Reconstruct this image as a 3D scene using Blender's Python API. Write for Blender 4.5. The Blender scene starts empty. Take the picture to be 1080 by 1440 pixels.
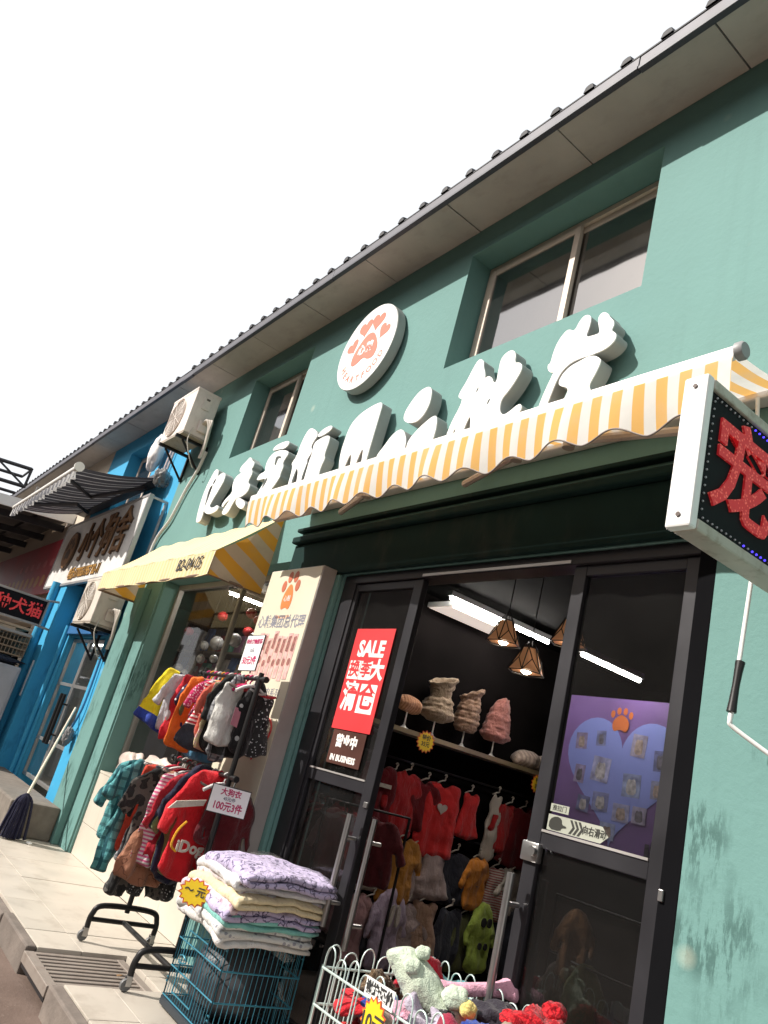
import bpy, bmesh, math, random
import numpy as np
from mathutils import Vector, Matrix, noise
from mathutils.geometry import tessellate_polygon
R = math.radians
random.seed(7)
SC = bpy.context.scene
COL = SC.collection

# ------------------------------------------------------------------ camera, sky, sun, exposure
cam_d = bpy.data.cameras.new('camera')
cam = bpy.data.objects.new('camera', cam_d); COL.objects.link(cam)
cam_d.sensor_fit = 'VERTICAL'; cam_d.sensor_height = 24.0; cam_d.lens = 17.963
cam_d.clip_start = 0.02; cam_d.clip_end = 1200
CY, CP, CR = -1.00623986, 0.32927028, 0.26568954
fw = Vector((math.sin(CY)*math.cos(CP), math.cos(CY)*math.cos(CP), math.sin(CP)))
rt = Vector((math.cos(CY), -math.sin(CY), 0)); up = rt.cross(fw)
r2 = rt*math.cos(CR) + up*math.sin(CR); u2 = up*math.cos(CR) - rt*math.sin(CR)
cam.matrix_world = Matrix(((r2.x, u2.x, -fw.x, 0), (r2.y, u2.y, -fw.y, -2.7), (r2.z, u2.z, -fw.z, 1.3905), (0, 0, 0, 1)))
SC.camera = cam

SUN = Vector((0.45, 1.0, -0.86)).normalized()
world = bpy.data.worlds.new('World'); SC.world = world; world.use_nodes = True
wn = world.node_tree.nodes; wl = world.node_tree.links; wn.clear()
sky = wn.new('ShaderNodeTexSky'); sky.sky_type = 'NISHITA'; sky.sun_disc = False
sky.sun_elevation = math.asin(-SUN.z); sky.sun_rotation = math.atan2(-SUN.x, -SUN.y)
sky.dust_density = 7.0; sky.air_density = 1.0; sky.ozone_density = 1.0
bg = wn.new('ShaderNodeBackground'); bg.inputs[1].default_value = 0.15
wo = wn.new('ShaderNodeOutputWorld'); hz = wn.new('ShaderNodeMix'); hz.data_type = 'RGBA'; hz.inputs[0].default_value = 0.8; hz.inputs[7].default_value = (6.3, 6.4, 6.5, 1)   # bright thin haze over the whole sky
wl.new(sky.outputs[0], hz.inputs[6]); wl.new(hz.outputs[2], bg.inputs[0]); wl.new(bg.outputs[0], wo.inputs[0])
sd = bpy.data.lights.new('sun', 'SUN'); sd.energy = 5.0; sd.angle = R(0.6); sd.color = (1, 0.95, 0.88)
so = bpy.data.objects.new('sun', sd); COL.objects.link(so); so.rotation_euler = SUN.to_track_quat('-Z', 'Y').to_euler()
so.location = (0, -20, 20)
SC.view_settings.view_transform = 'Standard'; SC.view_settings.look = 'None'
SC.view_settings.exposure = 0.35; SC.view_settings.gamma = 1.0; SC.view_settings.use_curve_mapping = False
SC.render.engine = 'CYCLES'
SC.cycles.use_denoising = True
SC.cycles.max_bounces = 8; SC.cycles.diffuse_bounces = 3; SC.cycles.transparent_max_bounces = 24
SC.cycles.sample_clamp_indirect = 6.0

# ------------------------------------------------------------------ materials
MATS = {}
def _nodes(name):
    m = bpy.data.materials.new(name); m.use_nodes = True
    nt = m.node_tree; b = nt.nodes['Principled BSDF']
    return m, nt, b
def N(nt, t, **k):
    n = nt.nodes.new(t)
    for a, v in k.items():
        if a.startswith('i_'):
            key = a[2:]; n.inputs[int(key) if key.isdigit() else key].default_value = v
        else: setattr(n, a, v)
    return n
def rgb(c): return (c[0], c[1], c[2], 1)
def mixc(nt, fac, a, b):
    n = nt.nodes.new('ShaderNodeMix'); n.data_type = 'RGBA'
    for s, v in ((0, fac), (6, a), (7, b)):
        if isinstance(v, bpy.types.NodeSocket): nt.links.new(v, n.inputs[s])
        elif s == 0: n.inputs[0].default_value = v
        else: n.inputs[s].default_value = rgb(v)
    return n.outputs[2]
def ramp(nt, src, a, b):
    n = nt.nodes.new('ShaderNodeMapRange'); n.inputs[1].default_value = a; n.inputs[2].default_value = b
    nt.links.new(src, n.inputs[0]); return n.outputs[0]
def coords(nt, kind='Object', scale=(1, 1, 1)):
    tc = nt.nodes.new('ShaderNodeTexCoord'); mp = nt.nodes.new('ShaderNodeMapping')
    mp.inputs[3].default_value = scale
    if kind == 'World':
        g = nt.nodes.new('ShaderNodeNewGeometry'); nt.links.new(g.outputs['Position'], mp.inputs[0])
    else: nt.links.new(tc.outputs[kind], mp.inputs[0])
    return mp.outputs[0]
def noise_tex(nt, vec, scale, detail=4, rough=0.55):
    n = N(nt, 'ShaderNodeTexNoise', i_Scale=scale, i_Detail=detail, i_Roughness=rough); nt.links.new(vec, n.inputs['Vector']); return n.outputs[0]
def bump(nt, b, h, strength, dist=0.01):
    n = N(nt, 'ShaderNodeBump', i_Strength=strength, i_Distance=dist); nt.links.new(h, n.inputs['Height']); nt.links.new(n.outputs[0], b.inputs['Normal'])
def mat(name, c, rough=0.6, metal=0.0, var=0.12, vs=3.0, bs=0.0, bscale=60, dirt=0.0, dcol=(0.12, 0.1, 0.08), dscale=(2, 2, 0.7), spec=0.5, coat=0.0, sheen=0.0, ov=0.0):
    """paint / plastic / metal / plain cloth: colour with slow variation, optional grime and fine relief"""
    if name in MATS: return MATS[name]
    m, nt, b = _nodes(name)
    v = coords(nt, 'World')
    n = noise_tex(nt, v, vs, 5)
    lo = tuple(x*(1-var) for x in c); hi = tuple(min(1, x*(1+var)) for x in c)
    col = mixc(nt, ramp(nt, n, 0.3, 0.7), lo, hi)
    if dirt:
        v2 = coords(nt, 'World', dscale)
        d = noise_tex(nt, v2, 2.2, 8, 0.65)
        f = ramp(nt, d, 0.52, 0.78); mm = N(nt, 'ShaderNodeMath', operation='MULTIPLY', i_1=dirt); nt.links.new(f, mm.inputs[0])
        col = mixc(nt, mm.outputs[0], col, dcol)
    if ov:
        oi = N(nt, 'ShaderNodeObjectInfo'); rr = N(nt, 'ShaderNodeMapRange', i_3=0.0, i_4=ov); nt.links.new(oi.outputs['Random'], rr.inputs[0]); col = mixc(nt, rr.outputs[0], col, tuple(x*.45 for x in c))
    nt.links.new(col, b.inputs['Base Color'])
    r = N(nt, 'ShaderNodeMapRange', i_3=max(0, rough-0.1), i_4=min(1, rough+0.1)); nt.links.new(n, r.inputs[0]); nt.links.new(r.outputs[0], b.inputs['Roughness'])
    b.inputs['Metallic'].default_value = metal; b.inputs['Specular IOR Level'].default_value = spec
    if coat: b.inputs['Coat Weight'].default_value = coat
    if sheen: b.inputs['Sheen Weight'].default_value = sheen
    if bs: bump(nt, b, noise_tex(nt, v, bscale, 4), bs)
    MATS[name] = m; return m
def cloth(name, c, c2=None, kind='plain', scale=20, axis=2, rough=0.9, thr=0.5):
    if name in MATS: return MATS[name]
    m, nt, b = _nodes(name)
    v = coords(nt, 'Object')
    n = noise_tex(nt, v, 9, 4)
    col = mixc(nt, ramp(nt, n, 0.3, 0.7), tuple(x*0.86 for x in c), tuple(min(1, x*1.1) for x in c))
    sep = N(nt, 'ShaderNodeSeparateXYZ'); nt.links.new(v, sep.inputs[0])
    def stripe(ax, sc, t):
        w = N(nt, 'ShaderNodeMath', operation='MULTIPLY', i_1=sc); nt.links.new(sep.outputs[ax], w.inputs[0])
        f = N(nt, 'ShaderNodeMath', operation='FRACT'); nt.links.new(w.outputs[0], f.inputs[0])
        g = N(nt, 'ShaderNodeMath', operation='GREATER_THAN', i_1=t); nt.links.new(f.outputs[0], g.inputs[0]); return g.outputs[0]
    if kind == 'stripe': col = mixc(nt, stripe(axis, scale, thr), col, c2)
    elif kind == 'plaid':
        col = mixc(nt, stripe(1, scale, 0.7), col, c2)
        h = N(nt, 'ShaderNodeMath', operation='MULTIPLY', i_1=0.7); nt.links.new(stripe(2, scale, 0.7), h.inputs[0]); col = mixc(nt, h.outputs[0], col, c2)
    elif kind == 'print':
        vo = N(nt, 'ShaderNodeTexVoronoi', i_Scale=scale); nt.links.new(v, vo.inputs['Vector'])
        l = N(nt, 'ShaderNodeMath', operation='LESS_THAN', i_1=thr); nt.links.new(vo.outputs['Distance'], l.inputs[0]); col = mixc(nt, l.outputs[0], col, c2)
    elif kind == 'hem':
        l = N(nt, 'ShaderNodeMath', operation='LESS_THAN', i_1=thr); nt.links.new(sep.outputs[2], l.inputs[0]); col = mixc(nt, l.outputs[0], col, c2)
    elif kind == 'hemstripe':
        l = N(nt, 'ShaderNodeMath', operation='LESS_THAN', i_1=thr); nt.links.new(sep.outputs[2], l.inputs[0]); col = mixc(nt, stripe(axis, scale, 0.5), col, (0.5, 0.03, 0.05)); col = mixc(nt, l.outputs[0], col, c2)
    elif kind == 'line':
        vo = N(nt, 'ShaderNodeTexNoise', i_Scale=scale, i_Detail=2); nt.links.new(v, vo.inputs['Vector'])
        s = N(nt, 'ShaderNodeMath', operation='SUBTRACT', i_1=0.5); nt.links.new(vo.outputs[0], s.inputs[0])
        a = N(nt, 'ShaderNodeMath', operation='ABSOLUTE'); nt.links.new(s.outputs[0], a.inputs[0])
        l = N(nt, 'ShaderNodeMath', operation='LESS_THAN', i_1=thr); nt.links.new(a.outputs[0], l.inputs[0]); col = mixc(nt, l.outputs[0], col, c2)
    nt.links.new(col, b.inputs['Base Color']); b.inputs['Roughness'].default_value = rough
    b.inputs['Sheen Weight'].default_value = 0.15; b.inputs['Specular IOR Level'].default_value = 0.2
    h = noise_tex(nt, v, 14, 5); 
    if kind == 'quilt' or kind == 'plaid': h2 = noise_tex(nt, v, 40, 3)
    fine = noise_tex(nt, v, 220, 2)
    ad = N(nt, 'ShaderNodeMath', operation='MULTIPLY_ADD', i_1=0.25); nt.links.new(fine, ad.inputs[0]); nt.links.new(h, ad.inputs[2])
    fv = noise_tex(nt, coords(nt, 'Object', (1, 1, 0.22)), 26, 3, 0.5)
    ad2 = N(nt, 'ShaderNodeMath', operation='MULTIPLY_ADD', i_1=1.1); nt.links.new(fv, ad2.inputs[0]); nt.links.new(ad.outputs[0], ad2.inputs[2])
    rdg = noise_tex(nt, v, 7, 2); s1 = N(nt, 'ShaderNodeMath', operation='SUBTRACT', i_1=0.5); nt.links.new(rdg, s1.inputs[0]); s2 = N(nt, 'ShaderNodeMath', operation='ABSOLUTE'); nt.links.new(s1.outputs[0], s2.inputs[0])
    ad3 = N(nt, 'ShaderNodeMath', operation='MULTIPLY_ADD', i_1=2.2); nt.links.new(s2.outputs[0], ad3.inputs[0]); nt.links.new(ad2.outputs[0], ad3.inputs[2])
    bump(nt, b, ad3.outputs[0], 0.8, 0.022)
    MATS[name] = m; return m
def emis(name, c, s):
    if name in MATS: return MATS[name]
    m, nt, b = _nodes(name); b.inputs['Base Color'].default_value = rgb(c)
    b.inputs['Emission Color'].default_value = rgb(c); b.inputs['Emission Strength'].default_value = s
    MATS[name] = m; return m
def glass(name, tint=(0.9, 0.93, 0.92), ior=1.5, dust=0.0, rough=0.02):
    if name in MATS: return MATS[name]
    m, nt, b = _nodes(name); nt.nodes.remove(b); out = [n for n in nt.nodes if n.type == 'OUTPUT_MATERIAL'][0]
    tr = N(nt, 'ShaderNodeBsdfTransparent'); tr.inputs[0].default_value = rgb(tint)
    gl = N(nt, 'ShaderNodeBsdfGlossy', i_Roughness=rough); gl.inputs[0].default_value = (0.95, 0.95, 0.97, 1)
    fr = N(nt, 'ShaderNodeFresnel', i_IOR=ior); mx = N(nt, 'ShaderNodeMixShader')
    v = coords(nt, 'World'); bp = N(nt, 'ShaderNodeBump', i_Strength=0.06, i_Distance=0.02); nt.links.new(noise_tex(nt, v, 2.5, 1), bp.inputs['Height'])
    nt.links.new(bp.outputs[0], gl.inputs['Normal'])
    gb = N(nt, 'ShaderNodeNewGeometry'); ib = N(nt, 'ShaderNodeMath', operation='SUBTRACT', i_0=1.0); nt.links.new(gb.outputs['Backfacing'], ib.inputs[1])   # reflect at the outer face only: a pane has no inner total reflection
    fb = N(nt, 'ShaderNodeMath', operation='MULTIPLY'); nt.links.new(fr.outputs[0], fb.inputs[0]); nt.links.new(ib.outputs[0], fb.inputs[1])
    nt.links.new(fb.outputs[0], mx.inputs[0]); nt.links.new(tr.outputs[0], mx.inputs[1]); nt.links.new(gl.outputs[0], mx.inputs[2])
    last = mx.outputs[0]
    if dust:
        df = N(nt, 'ShaderNodeBsdfDiffuse'); df.inputs[0].default_value = (0.55, 0.53, 0.5, 1)
        m2 = N(nt, 'ShaderNodeMixShader'); dn = noise_tex(nt, v, 3, 6); mu = N(nt, 'ShaderNodeMath', operation='MULTIPLY', i_1=dust); nt.links.new(dn, mu.inputs[0])
        nt.links.new(mu.outputs[0], m2.inputs[0]); nt.links.new(last, m2.inputs[1]); nt.links.new(df.outputs[0], m2.inputs[2]); last = m2.outputs[0]
    nt.links.new(last, out.inputs[0]); MATS[name] = m; return m
def awning_cloth(name, ca, cb, period, axis=(1, 0, 0), phase=0.0, thr=0.5, trans=0.45):
    """striped canvas that lets some light through"""
    if name in MATS: return MATS[name]
    m, nt, b = _nodes(name); out = [n for n in nt.nodes if n.type == 'OUTPUT_MATERIAL'][0]
    v = coords(nt, 'World'); dt = N(nt, 'ShaderNodeVectorMath', operation='DOT_PRODUCT'); nt.links.new(v, dt.inputs[0]); dt.inputs[1].default_value = axis
    w = N(nt, 'ShaderNodeMath', operation='MULTIPLY_ADD', i_1=1/period, i_2=phase); nt.links.new(dt.outputs['Value'], w.inputs[0])
    f = N(nt, 'ShaderNodeMath', operation='FRACT'); nt.links.new(w.outputs[0], f.inputs[0])
    g = N(nt, 'ShaderNodeMath', operation='GREATER_THAN', i_1=thr); nt.links.new(f.outputs[0], g.inputs[0])
    col = mixc(nt, g.outputs[0], ca, cb)
    dn = noise_tex(nt, v, 4, 6, 0.6); col = mixc(nt, ramp(nt, dn, 0.5, 1.2), col, tuple(x*0.6 for x in ca))
    nt.links.new(col, b.inputs['Base Color']); b.inputs['Roughness'].default_value = 0.85; b.inputs['Specular IOR Level'].default_value = 0.2
    tl = N(nt, 'ShaderNodeBsdfTranslucent'); nt.links.new(col, tl.inputs[0])
    mx = N(nt, 'ShaderNodeMixShader', i_0=trans); nt.links.new(b.outputs[0], mx.inputs[1]); nt.links.new(tl.outputs[0], mx.inputs[2]); nt.links.new(mx.outputs[0], out.inputs[0])
    bump(nt, b, noise_tex(nt, v, 300, 2), 0.2, 0.002)
    MATS[name] = m; return m

def wall_paint(name, c, cdark, stains=0.85):
    if name in MATS: return MATS[name]
    m, nt, b = _nodes(name); v = coords(nt, 'World')
    n = noise_tex(nt, v, 0.9, 6); col = mixc(nt, ramp(nt, n, 0.3, 0.75), tuple(x*0.93 for x in c), tuple(min(1, x*1.06) for x in c))
    # rain streaks running down
    vs_ = coords(nt, 'World', (9, 9, 0.35)); st = ramp(nt, noise_tex(nt, vs_, 1.0, 6, 0.6), 0.56, 0.8)
    mu = N(nt, 'ShaderNodeMath', operation='MULTIPLY', i_1=0.2*stains); nt.links.new(st, mu.inputs[0]); col = mixc(nt, mu.outputs[0], col, tuple(x*0.55 for x in c))
    # scuffed, flaking patches near hand height
    vb = coords(nt, 'World', (14, 14, 3.2)); fl = noise_tex(nt, vb, 1.6, 9, 0.72)
    blob = ramp(nt, noise_tex(nt, v, 2.1, 3), 0.52, 0.62)
    sep = N(nt, 'ShaderNodeSeparateXYZ'); nt.links.new(v, sep.inputs[0])
    hi = N(nt, 'ShaderNodeMapRange', i_1=2.3, i_2=1.9, i_3=0.0, i_4=1.0); nt.links.new(sep.outputs[2], hi.inputs[0])
    a = N(nt, 'ShaderNodeMath', operation='MULTIPLY'); nt.links.new(ramp(nt, fl, 0.47, 0.54), a.inputs[0]); nt.links.new(blob, a.inputs[1])
    a2 = N(nt, 'ShaderNodeMath', operation='MULTIPLY'); nt.links.new(a.outputs[0], a2.inputs[0]); nt.links.new(hi.outputs[0], a2.inputs[1])
    a3 = N(nt, 'ShaderNodeMath', operation='MULTIPLY', i_1=0.8*stains); nt.links.new(a2.outputs[0], a3.inputs[0]); col = mixc(nt, a3.outputs[0], col, cdark)
    # pale filler dabs
    vo = N(nt, 'ShaderNodeTexVoronoi', i_Scale=2.3); nt.links.new(v, vo.inputs['Vector'])
    l = N(nt, 'ShaderNodeMapRange', i_1=0.11, i_2=0.05, i_3=0, i_4=0.3*stains); nt.links.new(vo.outputs['Distance'], l.inputs[0]); col = mixc(nt, l.outputs[0], col, (0.6, 0.58, 0.45))
    nt.links.new(col, b.inputs['Base Color']); b.inputs['Roughness'].default_value = 0.7; b.inputs['Specular IOR Level'].default_value = 0.2
    bump(nt, b, noise_tex(nt, v, 22, 8, 0.65), 0.28, 0.012)
    MATS[name] = m; return m

# ------------------------------------------------------------------ object helpers
WL = {}
def thing(name, label, cat, loc=(0, 0, 0), group=None):
    o = bpy.data.objects.new(name, None); COL.objects.link(o); o.location = loc; o.empty_display_size = 0.1
    WL[o.name] = Vector(loc); o['label'] = label; o['category'] = cat
    if group: o['group'] = group
    return o
def tag(o, label, cat, group=None):
    o['label'] = label; o['category'] = cat
    if group: o['group'] = group
    if len(label.split()) > 16: print('LONG', label)
    return o
def mesh_from(bm, name, smooth=None):
    me = bpy.data.meshes.new(name); bmesh.ops.recalc_face_normals(bm, faces=bm.faces[:]); bm.to_mesh(me); bm.free()
    if smooth is not None:
        for p in me.polygons: p.use_smooth = True
        if smooth < 180: me.set_sharp_from_angle(angle=R(smooth))
    return me
def obj(name, bm, m, parent=None, smooth=None, local=False, origin=None):
    me = bm if isinstance(bm, bpy.types.Mesh) else mesh_from(bm, name, smooth)
    for x in (m if isinstance(m, (list, tuple)) else [m]):
        if len(me.materials) < (len(m) if isinstance(m, (list, tuple)) else 1): me.materials.append(x)
    o = bpy.data.objects.new(name, me); COL.objects.link(o)
    if parent:
        o.parent = parent; W = WL[parent.name]; WL[o.name] = W
        if not local: me.transform(Matrix.Translation(-W))
    elif not local:
        if origin is None:
            co = np.empty(len(me.vertices)*3); me.vertices.foreach_get('co', co); co = co.reshape(-1, 3)
            mn, mx = co.min(0), co.max(0); origin = ((mn[0]+mx[0])/2, (mn[1]+mx[1])/2, mn[2])
        me.transform(Matrix.Translation(-Vector(origin))); o.location = origin; WL[o.name] = Vector(origin)
    else: WL[o.name] = Vector((0, 0, 0))
    return o
def struct(name, bm, m, parent=None, **k):
    o = obj(name, bm, m, parent, **k)
    if not parent: o['kind'] = 'structure'
    return o
def dup(root, loc, rot=None, label=None, group=None):
    r = root.copy(); COL.objects.link(r); r.location = loc; WL[r.name] = Vector(loc)
    if rot is not None: r.rotation_euler = rot
    if label: r['label'] = label
    if group: r['group'] = group
    for ch in list(root.children):
        c = ch.copy(); COL.objects.link(c); c.parent = r
        for g in list(ch.children):
            d = g.copy(); COL.objects.link(d); d.parent = c
    return r
def share(src, name, parent, off):
    """another piece using the same mesh, moved by off within its parent"""
    o = bpy.data.objects.new(name, src.data); COL.objects.link(o); o.parent = parent
    o.location = src.location + Vector(off); WL[o.name] = WL[parent.name]; return o
BM = bmesh.new
def box(bm, x0, x1, y0, y1, z0, z1, bev=0.0, mtx=None):
    g = bmesh.ops.create_cube(bm, size=1.0); vs = g['verts']
    for v in vs: v.co = Vector(((x0+x1)/2+v.co.x*(x1-x0), (y0+y1)/2+v.co.y*(y1-y0), (z0+z1)/2+v.co.z*(z1-z0)))
    if bev:
        es = list({e for v in vs for e in v.link_edges}); r = bmesh.ops.bevel(bm, geom=es, offset=bev, segments=2, affect='EDGES', profile=0.5)
        vs = list({v for f in r['faces'] for v in f.verts} | {v for v in vs if v.is_valid})
    if mtx is not None:
        for v in vs: v.co = mtx @ v.co
    return bm
def bx(*a, **k): return box(BM(), *a, **k)
def smooth_path(pts, n=6):
    P = [Vector(p) for p in pts]; out = []
    for i in range(len(P)-1):
        p0 = P[max(0, i-1)]; p1 = P[i]; p2 = P[i+1]; p3 = P[min(len(P)-1, i+2)]
        for k in range(n):
            t = k/n; out.append(0.5*((2*p1)+(p2-p0)*t+(2*p0-5*p1+4*p2-p3)*t*t+(3*p1-p0-3*p2+p3)*t**3))
    out.append(P[-1]); return out
def tube(bm, pts, r, seg=8, cap=True, r2_=None):
    P = [Vector(p) for p in pts]; n = len(P); rings = []
    prev = None
    for i, p in enumerate(P):
        d = (P[min(n-1, i+1)]-P[max(0, i-1)]).normalized()
        if prev is None:
            a = Vector((0, 0, 1)) if abs(d.z) < 0.9 else Vector((1, 0, 0)); u = d.cross(a).normalized()
        else: u = (prev-d*prev.dot(d)).normalized()
        prev = u; w = d.cross(u); rr = r if r2_ is None else r+(r2_-r)*i/(n-1)
        rings.append([bm.verts.new(p+(u*math.cos(2*math.pi*k/seg)+w*math.sin(2*math.pi*k/seg))*rr) for k in range(seg)])
    for a, b in zip(rings, rings[1:]):
        for k in range(seg): bm.faces.new((a[k], a[(k+1) % seg], b[(k+1) % seg], b[k]))
    if cap: bm.faces.new(rings[0][::-1]); bm.faces.new(rings[-1])
    return bm
def lathe(bm, prof, c=(0, 0, 0), seg=20, axis='z', cap=True):
    rings = []
    for r, z in prof:
        ring = []
        for k in range(seg):
            a = 2*math.pi*k/seg; q = (r*math.cos(a), r*math.sin(a), z)
            if axis == 'y': q = (q[0], q[2], q[1])
            if axis == 'x': q = (q[2], q[0], q[1])
            ring.append(bm.verts.new(Vector(c)+Vector(q)))
        rings.append(ring)
    for a, b in zip(rings, rings[1:]):
        for k in range(seg): bm.faces.new((a[k], a[(k+1) % seg], b[(k+1) % seg], b[k]))
    if cap and prof[0][0] > 1e-4: bm.faces.new(rings[0][::-1])
    if cap and prof[-1][0] > 1e-4: bm.faces.new(rings[-1])
    return bm
def chaikin(p, n=2):
    for _ in range(n):
        q = []
        for i in range(len(p)):
            a, b = p[i], p[(i+1) % len(p)]
            q += [(a[0]*.75+b[0]*.25, a[1]*.75+b[1]*.25), (a[0]*.25+b[0]*.75, a[1]*.25+b[1]*.75)]
        p = q
    return p
def prism(bm, poly, f, d0, d1):
    """extrude a 2-D outline; f(u,v,d) gives the 3-D point"""
    a = [bm.verts.new(f(u, v, d0)) for u, v in poly]; b = [bm.verts.new(f(u, v, d1)) for u, v in poly]; n = len(poly)
    for t in tessellate_polygon([[Vector((u, v, 0)) for u, v in poly]]): bm.faces.new([a[i] for i in t]); bm.faces.new([b[i] for i in t[::-1]])
    for i in range(n): bm.faces.new((a[i], b[i], b[(i+1) % n], a[(i+1) % n]))
    return bm
FRONT = lambda y: (lambda u, v, d: Vector((u, y-d, v)))      # a surface facing the street
def circle(cx, cy, r, n=32, ry=None): return [(cx+r*math.cos(2*math.pi*i/n), cy+(ry or r)*math.sin(2*math.pi*i/n)) for i in range(n)]
def heart(cx, cy, s, n=40):
    o = []
    for i in range(n):
        t = 2*math.pi*i/n; o.append((cx+s*16*math.sin(t)**3/17, cy+s*(13*math.cos(t)-5*math.cos(2*t)-2*math.cos(3*t)-math.cos(4*t))/17))
    return o
def text(s, size, m, parent, o, xd=(1, 0, 0), ud=(0, 0, 1), depth=0.001, bold=0.0, name='lettering', align='CENTER', sx=1.0, shear=0.0, spacing=1.0):
    cu = bpy.data.curves.new('lettering', 'FONT'); cu.body = s; cu.size = size; cu.extrude = depth/2; cu.offset = bold; cu.align_x = align; cu.align_y = 'CENTER'
    cu.resolution_u = 3; cu.shear = shear; cu.space_character = spacing
    t = bpy.data.objects.new('tmp', cu); COL.objects.link(t)
    dg = bpy.context.evaluated_depsgraph_get(); me = bpy.data.meshes.new_from_object(t.evaluated_get(dg)); me.name = name
    bpy.data.objects.remove(t); bpy.data.curves.remove(cu)
    X = Vector(xd).normalized(); U = Vector(ud).normalized(); Z = X.cross(U)
    me.transform(Matrix(((X.x*sx, U.x, Z.x, o[0]), (X.y*sx, U.y, Z.y, o[1]), (X.z*sx, U.z, Z.z, o[2]), (0, 0, 0, 1))))
    me.materials.clear(); return obj(name, me, m, parent)
def holed_wall(bm, x0, x1, z0, z1, y0, y1, holes):
    xs = sorted({x0, x1} | {min(max(h[i], x0), x1) for h in holes for i in (0, 1)}); zs = sorted({z0, z1} | {min(max(h[i], z0), z1) for h in holes for i in (2, 3)})
    inside = lambda i, j: 0 <= i < len(xs)-1 and 0 <= j < len(zs)-1 and not any(h[0] < (xs[i]+xs[i+1])/2 < h[1] and h[2] < (zs[j]+zs[j+1])/2 < h[3] for h in holes)
    V = {}
    def v(x, y, z):
        k = (round(x, 4), round(y, 4), round(z, 4))
        if k not in V: V[k] = bm.verts.new(k)
        return V[k]
    for i in range(len(xs)-1):
        for j in range(len(zs)-1):
            if not inside(i, j): continue
            a, b, c, d = xs[i], xs[i+1], zs[j], zs[j+1]
            bm.faces.new((v(a, y0, c), v(b, y0, c), v(b, y0, d), v(a, y0, d))); bm.faces.new((v(a, y1, c), v(a, y1, d), v(b, y1, d), v(b, y1, c)))
            if not inside(i-1, j): bm.faces.new((v(a, y0, c), v(a, y0, d), v(a, y1, d), v(a, y1, c)))
            if not inside(i+1, j): bm.faces.new((v(b, y0, c), v(b, y1, c), v(b, y1, d), v(b, y0, d)))
            if not inside(i, j-1): bm.faces.new((v(a, y0, c), v(a, y1, c), v(b, y1, c), v(b, y0, c)))
            if not inside(i, j+1): bm.faces.new((v(a, y0, d), v(b, y0, d), v(b, y1, d), v(a, y1, d)))
    return bm
def frame_bars(bm, x0, x1, z0, z1, y0, y1, w, bev=0.004):
    box(bm, x0, x0+w, y0, y1, z0, z1, bev); box(bm, x1-w, x1, y0, y1, z0, z1, bev)
    box(bm, x0+w, x1-w, y0+.002, y1-.002, z1-w, z1, bev); box(bm, x0+w, x1-w, y0+.002, y1-.002, z0, z0+w, bev); return bm
def ragged(p, rg, jag):
    if not jag: return p
    o = []
    for i in range(len(p)):
        q = p[(i+1) % len(p)]; l = math.hypot(q[0]-p[i][0], q[1]-p[i][1]); n = max(1, int(l/.035))
        for k in range(n): o.append((p[i][0]+(q[0]-p[i][0])*k/n+rg.normal()*jag, p[i][1]+(q[1]-p[i][1])*k/n+rg.normal()*jag))
    return o
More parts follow.
